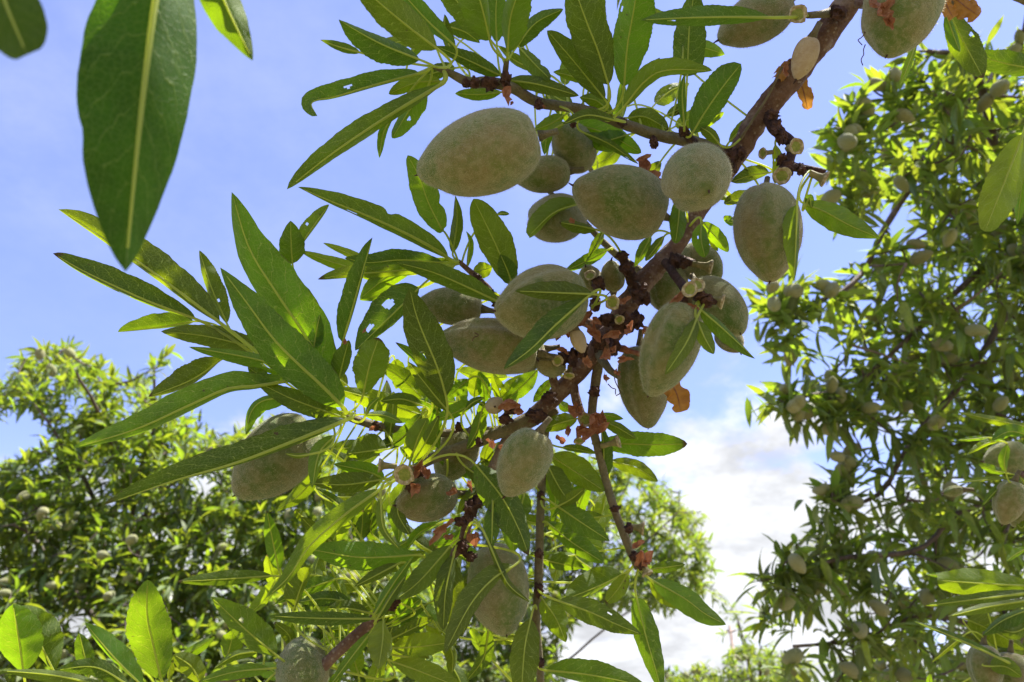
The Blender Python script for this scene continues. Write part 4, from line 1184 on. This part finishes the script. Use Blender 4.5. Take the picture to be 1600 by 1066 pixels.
almond('almond behind the main branch above the empty stalks', 1095, 412, 36, 30, 50, .350)
almond('green almond at the far left of the branch behind a long leaf', 434, 714, 72, 55, 135, .318)
almond('small plump almond in the lower middle in front of the vertical twig', 818, 722, 55, 40, 118, .288)
almond('almond behind the lower grey twig beside the plump one', 712, 712, 45, 33, 120, .345)
almond('short almond under the cut stalk with brown dried petals', 668, 780, 46, 37, 175, .318)
almond('almond hanging low beside the vertical twig, lowest complete nut', 778, 917, 61, 51, 75, .326)
almond('round almond cut off by the bottom edge', 473, 1055, 50, 46, 60, .314)
almond('small young grooved almond below the knot', 860, 571, 24, 20, 200, .322, groove=.12)
almond('top right almond touching the top edge right of the main branch', 1410, 14, 78, 58, 112, .285)
almond('almond at the top edge left of the main branch', 1180, 30, 62, 42, 150, .31)
almond('small pale green almond left above the knot', 922, 436, 22, 19, 240, .338)
almond('small pale almond just above the knot beside its dark stub', 957, 432, 24, 19, 260, .342)
almond('tiny pale shrivelled almond above the lower grey twig', 773, 634, 15, 15, 200, .322, mat='almond_dry', group='shrivelled almonds on the near branch')
almond('pale tan shrivelled almond on the main branch at the top', 1257, 90, 34, 19, 110, .300, mat='almond_dry', group='shrivelled almonds on the near branch', flat=.7)
almond('half pale shrivelled almond among brown flakes at the knot', 904, 532, 19, 14, 70, .302, mat='almond_dry', group='shrivelled almonds on the near branch', flat=.6)
G4 = 'almonds on the right-edge sprig'
almond('lowest almond of the right-edge sprig, front of the pair', 1577, 783, 34, 23, 105, .440, group=G4)
almond('almond at the right edge half behind another in its pair', 1596, 790, 32, 22, 110, .452, group=G4)
almond('sunlit almond above the pair at the right edge', 1573, 715, 34, 25, 170, .456, group=G4)
almond('small slim almond left of the right-edge sprig', 1490, 768, 15, 9, 170, .452, group=G4)
almond('bright sunlit almond in the bottom right corner', 1540, 1042, 34, 26, 100, .445, group=G4)
almond('shaded almond at the bottom right corner under the leaves', 1582, 1052, 32, 24, 95, .452, group=G4)

# ------------------------------------------------------------------ stubs, knots, dried calyxes, dead leaves on the near branch
def frame_from(ax):
    ax = ax.normalized(); e1 = ax.orthogonal().normalized(); return ax, e1, ax.cross(e1)
def stub(parent, x, y, r, d, dx, dy, dz, ln, base=None):
    """cut fruit stalk: flared cup with a pale rim and green disc, facing (dx, dy image, dz to camera)"""
    k = d / F; r = r * k; ln = ln * k
    ax, e1, e2 = frame_from(CR @ Vector((dx, -dy, dz)))
    c = P(x, y, d)
    lat = [(-ln, r * .42), (-ln * .6, r * .40), (-ln * .3, r * .52), (-r * .25, r * .92), (0, r), (r * .06, r * .90), (-r * .10, r * .72), (-r * .14, r * .62)]
    n = 18
    vs, fs, mi = [], [], []
    rg = random.Random(int(x * 3 + y))
    for i, (h, q) in enumerate(lat):
        for j in range(n):
            th = 6.2832 * j / n
            w_ = 1 + (.24 * mnoise.noise(Vector((math.cos(th) * 2 + x, math.sin(th) * 2, i * .3))))
            vs.append(c + ax * h + (e1 * math.cos(th) + e2 * math.sin(th)) * q * w_)
    for i in range(len(lat) - 1):
        for j in range(n):
            j2 = (j + 1) % n
            fs.append((i * n + j, i * n + j2, (i + 1) * n + j2, (i + 1) * n + j)); mi.append(0 if i < 3 else 1)
    o = wobj('fruit_stub', vs, fs, [M['stub_stalk'], M['stub_rim']], parent, mi, origin=c)
    dv = [c + ax * (-r * .14)] + [c + ax * (-r * .16 + (r * .05 if q == 0 else 0)) + (e1 * math.cos(6.2832 * j / n) + e2 * math.sin(6.2832 * j / n)) * r * (.4, .68)[q] for q in (0, 1) for j in range(n)]
    df = [(0, 1 + j, 1 + (j + 1) % n) for j in range(n)] + [(1 + j, 1 + n + j, 1 + n + (j + 1) % n, 1 + (j + 1) % n) for j in range(n)]
    wobj('cut_face', dv, df, M['stub_disc'], o, origin=c)
    # small bulge of the disc
    return o
for a in ((1247, 22, 15, .292, -.15, .1, 1, 26), (1245, 229, 13, .296, .25, .1, 1, 24), (1222, 275, 14, .298, -.35, .25, 1, 24), (1290, 281, 13, .297, .9, .5, .35, 26), (1191, 240, 9, .31, -.9, .2, .4, 20),
          (922, 430, 10, .325, -.2, -.6, .7, 26), (957, 473, 12, .300, -.1, .2, 1, 24), (1078, 452, 13, .277, -.5, -.2, 1, 22), (1090, 445, 12, .279, .1, -.3, 1, 22), (1130, 472, 12, .284, .9, .25, .3, 28), (1112, 418, 12, .318, .9, .2, .3, 30),
          (631, 743, 17, .296, -.2, .15, 1, 30), (592, 727, 11, .304, -1, -.1, .2, 28), (915, 656, 12, .318, 0, -.05, 1, 18), (871, 564, 9, .315, 0, .1, 1, 18), (889, 588, 9, .318, -.1, .8, .6, 20), (1006, 826, 11, .316, 1, .1, .2, 26),
          (1012, 898, 10, .308, .4, .8, .5, 28), (905, 690, 9, .32, 0, .7, .6, 14), (967, 690, 10, .318, .9, -.3, .3, 30), (1372, 2, 14, .282, .1, .2, 1, 20), (968, 500, 8, .31, .2, .4, 1, 16)):
    stub(near, *a)

def knot(parent, x, y, d, r, sq=(1, 1, 1), mat='bark_dark', name='bud_knot', seed=0):
    k = d / F * r * .82
    c = P(x, y, d)
    rq = random.Random(int(x * 5 + y)); sq = [rq.uniform(.65, 1.35) for _ in range(3)]
    vs, fs = [], []
    nu, nv = 16, 11
    for j in range(nv + 1):
        th = math.pi * j / nv
        for i in range(nu):
            ph = 6.2832 * i / nu
            v = Vector((math.sin(th) * math.cos(ph) * sq[0], math.sin(th) * math.sin(ph) * sq[1], math.cos(th) * sq[2]))
            q = v * 1.9 + Vector((x * .13, y * .17, seed))
            v = v * (1 + .55 * mnoise.noise(q) + .45 * mnoise.noise(q * 2.6) + .3 * mnoise.noise(q * 5.2))
            vs.append(c + v * k)
    for j in range(nv):
        for i in range(nu):
            i2 = (i + 1) % nu
            fs.append((j * nu + i, (j + 1) * nu + i, (j + 1) * nu + i2, j * nu + i2))
    return wobj(name, vs, fs, M[mat], parent, origin=c, smooth=False)
for a in ((742, 129, .296, 11), (765, 131, .297, 12), (790, 126, .298, 12), (728, 130, .297, 9), (842, 163, .307, 10), (972, 192, .316, 9), (895, 194, .318, 8), (1140, 248, .322, 16), (1158, 240, .32, 12), (1213, 200, .31, 15), (1222, 215, .308, 13), (1207, 180, .312, 10),
          (1230, 262, .30, 12), (1222, 250, .302, 11), (1252, 265, .298, 10), (1022, 222, .322, 10), (972, 400, .317, 10), (980, 420, .322, 13), (935, 445, .325, 14), (930, 475, .322, 14), (950, 500, .318, 16), (975, 505, .316, 16), (995, 500, .318, 14), (1000, 460, .322, 16),
          (910, 545, .318, 16), (935, 535, .316, 15), (895, 560, .318, 16), (880, 560, .32, 14), (960, 540, .318, 14), (1055, 408, .325, 13), (1070, 412, .32, 10), (1095, 462, .283, 12), (1105, 470, .283, 12), (1070, 470, .285, 10),
          (860, 622, .32, 13), (838, 650, .322, 14), (800, 640, .318, 12), (790, 655, .32, 12), (748, 690, .322, 8), (718, 668, .335, 8), (588, 665, .318, 9), (510, 660, .31, 9), (500, 655, .312, 7), (655, 735, .31, 12), (640, 760, .308, 9),
          (735, 795, .314, 14), (720, 815, .312, 12), (745, 785, .315, 12), (722, 855, .312, 11), (735, 870, .314, 9), (845, 775, .328, 8), (842, 865, .322, 7), (842, 922, .32, 9), (844, 1035, .318, 8), (961, 795, .315, 7.5), (992, 870, .312, 9), (1002, 882, .31, 8), (983, 826, .313, 8),
          (612, 948, .305, 9), (618, 940, .303, 7), (928, 612, .326, 8), (768, 460, .33, 7), (745, 432, .327, 6), (775, 475, .335, 7), (1068, 206, .312, 9), (1310, 20, .305, 13), (1360, 5, .292, 12)):
    knot(near, *a)

def flake(parent, x, y, d, r, seed, mat='dry', name='dried_calyx', n=5):
    """crumpled, ragged flake of dried calyx / petal"""
    rg = random.Random(seed * 31 + int(x))
    k = d / F * r
    c = P(x, y, d)
    e1 = (CR @ Vector((rg.uniform(-1, 1), rg.uniform(-1, 1), rg.uniform(-.6, .6)))).normalized()
    nz = (CR @ Vector((rg.uniform(-.8, .8), rg.uniform(-.8, .8), 1))).normalized()
    e2 = nz.cross(e1).normalized(); nz = e1.cross(e2)
    n = rg.choice((2, 3, 3, 4)); st_ = rg.uniform(.9, 1.7); lo_ = [rg.uniform(.5, 1.25) for _ in range(12)]; cup = rg.uniform(.2, .9)
    m_ = 14
    vs = [c - nz * k * .25]; fs = []
    for ring in (0.45, 1.0):
        for j in range(m_):
            th = 6.2832 * j / m_
            lobe = (.6 + .4 * abs(math.cos(n * th / 2 + seed))) * lo_[int(th / 6.2832 * n) % 12]
            rr = k * ring * (lobe if ring > .5 else 1) * (1 + .35 * rg.uniform(-1, 1) * ring)
            vs.append(c + (e1 * math.cos(th) * st_ + e2 * math.sin(th) * .75) * rr + nz * k * (rg.uniform(-.25, .3) * ring + cup * ring * ring))
    for j in range(m_):
        j2 = (j + 1) % m_
        fs.append((0, 1 + j, 1 + j2))
        fs.append((1 + j, 1 + m_ + j, 1 + m_ + j2, 1 + j2))
    return wobj(name, vs, fs, M[mat], parent, origin=c, smooth=False)
fl = [(1012, 262, .31, 17), (1022, 280, .308, 13), (1000, 248, .312, 10), (790, 150, .296, 11), (800, 160, .295, 7), (900, 505, .306, 15), (885, 515, .308, 14), (920, 495, .308, 12), (905, 480, .31, 12), (870, 528, .312, 10), (930, 520, .306, 13), (945, 555, .306, 12), (960, 520, .308, 12),
      (975, 470, .312, 11), (985, 515, .306, 13), (960, 550, .308, 11), (1005, 520, .308, 10), (1055, 465, .282, 9), (1063, 478, .281, 8), (1085, 480, .28, 7), (655, 735, .305, 16), (668, 742, .304, 14), (648, 760, .305, 12), (712, 770, .31, 13), (690, 825, .31, 15), (745, 835, .308, 14), (700, 840, .31, 10),
      (905, 640, .318, 16), (925, 650, .317, 18), (935, 670, .317, 16), (905, 668, .316, 15), (918, 680, .315, 14), (890, 672, .318, 12), (945, 655, .319, 11), (880, 690, .32, 8), (795, 625, .312, 12), (808, 640, .312, 12), (770, 690, .318, 10), (785, 698, .318, 9), (1003, 866, .308, 14), (1012, 878, .307, 11), (995, 855, .309, 9),
      (945, 590, .312, 9), (960, 582, .31, 8), (975, 560, .308, 9), (1375, 20, .276, 20), (1362, 8, .278, 14), (1390, 35, .274, 12), (1225, 110, .308, 10), (580, 668, .312, 7), (735, 760, .312, 8), (880, 545, .31, 10), (915, 565, .31, 11), (930, 500, .306, 9)]
for i, (x, y, d, r) in enumerate(fl): flake(near, x, y, d, r, i)
for i, (x, y, d, r) in enumerate(((541, 535, .302, 6), (571, 518, .29, 4), (850, 168, .3, 4), (895, 345, .305, 6))): flake(near, x, y, d, r, 90 + i, 'dry', 'leaf_blemish', 4)

def dead(parent, pts, wl, wr, d0, d1):
    o = leaf(parent, 'FULL', pts, wl, wr, d0, d1, mat='dead', wave=.6, a=.32, c=.3, notch=[(.35, -1, .08, .35), (.75, 1, .07, .4)])
    o.name = 'dead_leaf'
    return o
dead(near, [(1040, 592), (1056, 612), (1064, 644)], 19, 17, .322, .316)
dead(near, [(1248, 118), (1256, 145), (1262, 172)], 12, 10, .328, .335)
dead(near, [(1232, 95), (1222, 110), (1214, 122)], 12, 8, .318, .315)
dead(s3, [(1490, -5), (1508, 10), (1530, 25)], 14, 20, .385, .38)
dead(s3, [(1475, -5), (1482, 15), (1490, 28)], 10, 10, .38, .375)

# small twining filaments (dry stamens) hanging from the calyxes
rg = random.Random(5)
for (x, y, d) in ((960, 590, .308), (950, 600, .308), (910, 632, .314), (1350, 50, .28), (1352, 70, .28), (742, 520, .30), (955, 455, .31)):
    q = [(x, y, d, .9)]
    for _ in range(4):
        q.append((q[-1][0] + rg.uniform(-7, 7), q[-1][1] + rg.uniform(1, 9), d - .001, .8))
    sv = list(TW[id(near)])
    stem(near, 'filament', q, 'bark_dark', 5, 0, 12)
    TW[id(near)] = sv

# ------------------------------------------------------------------ the near tree's crown above the frame (unseen, with clusters added to shade the branch)
rg = random.Random(21)
vs, uv, fs = [], [], []
acc = 0
tv, tf = [], []
hub = [Vector((.75, -.2, 2.5)), Vector((.4, .1, 2.75)), Vector((.0, .2, 2.85)), Vector((-.35, .25, 2.8)), Vector((.5, .45, 2.9)), Vector((.15, .6, 2.95))]
limb(near, 'limb', [(T1, .028), (hub[0], .022), (hub[1], .015), (hub[2], .010), (hub[3], .005)], 'bark_far', 5)
limb(near, 'limb', [(hub[0], .018), (hub[4], .012), (hub[5], .006)], 'bark_far', 6)
made = 0
hubs = catmull(hub[:4], 14) + catmull([hub[0], hub[4], hub[5]], 10)
spots = []  # unseen leaf clusters added along the sun direction to shade the top rosettes
while len(spots) < 26:
    q = P(rg.uniform(560, 1150), rg.uniform(-60, 170), .30) + sd * rg.uniform(.12, .6) + Vector((rg.gauss(0, .02), rg.gauss(0, .02), 0))
    x, y, d = px(q)
    if y < -120: spots.append(q)
while made < 165:
    c = Vector((rg.uniform(-.45, 1.0), rg.uniform(-.4, .95), rg.uniform(2.15, 3.0)))
    if made < len(spots): c = spots[made]
    x, y, d = px(c)
    if made >= len(spots) and d > 0 and -150 < x < 1750 and -190 < y < 1300: continue
    made += 1
    a = min(hubs, key=lambda q: (q - c).length)
    t_, f_ = tube_data(catmull([a, (a + c) / 2 + Vector((0, 0, -.04)), c], 4), [.004, .0035, .003, .0025, .002], 5, False)
    tf += [tuple(q + len(tv) for q in f) for f in f_]; tv += t_
    for _ in range(rg.randint(6, 10)):
        dr = Vector((rg.uniform(-1, 1), rg.uniform(-1, 1), rg.uniform(-.7, .9))).normalized()
        z = Vector((rg.uniform(-.6, .6), rg.uniform(-.6, .6), 1)); yv = z.cross(dr).normalized(); z = dr.cross(yv)
        mt = Matrix.Translation(c) @ Matrix((dr, yv, z)).transposed().to_4x4() @ Matrix.Scale(rg.uniform(.05, .085), 4)
        k = rg.randrange(len(LV)); v, u, f = LV[k]
        A = np.array(mt)
        vs.append(np.array([tuple(q) for q in v]) @ A[:3, :3].T + A[:3, 3] - np.array(tuple(near_loc)))
        uv += u; fs += [tuple(q + acc for q in ff) for ff in f]; acc += len(v)
tag(obj('foliage', mesh('foliage', np.concatenate(vs).tolist(), fs, M['leaf_far'], uv=uv), near, Matrix.Translation(near_loc)), kind='stuff')
tag(wobj('twigs', tv, tf, M['bark_far'], near), kind='stuff')
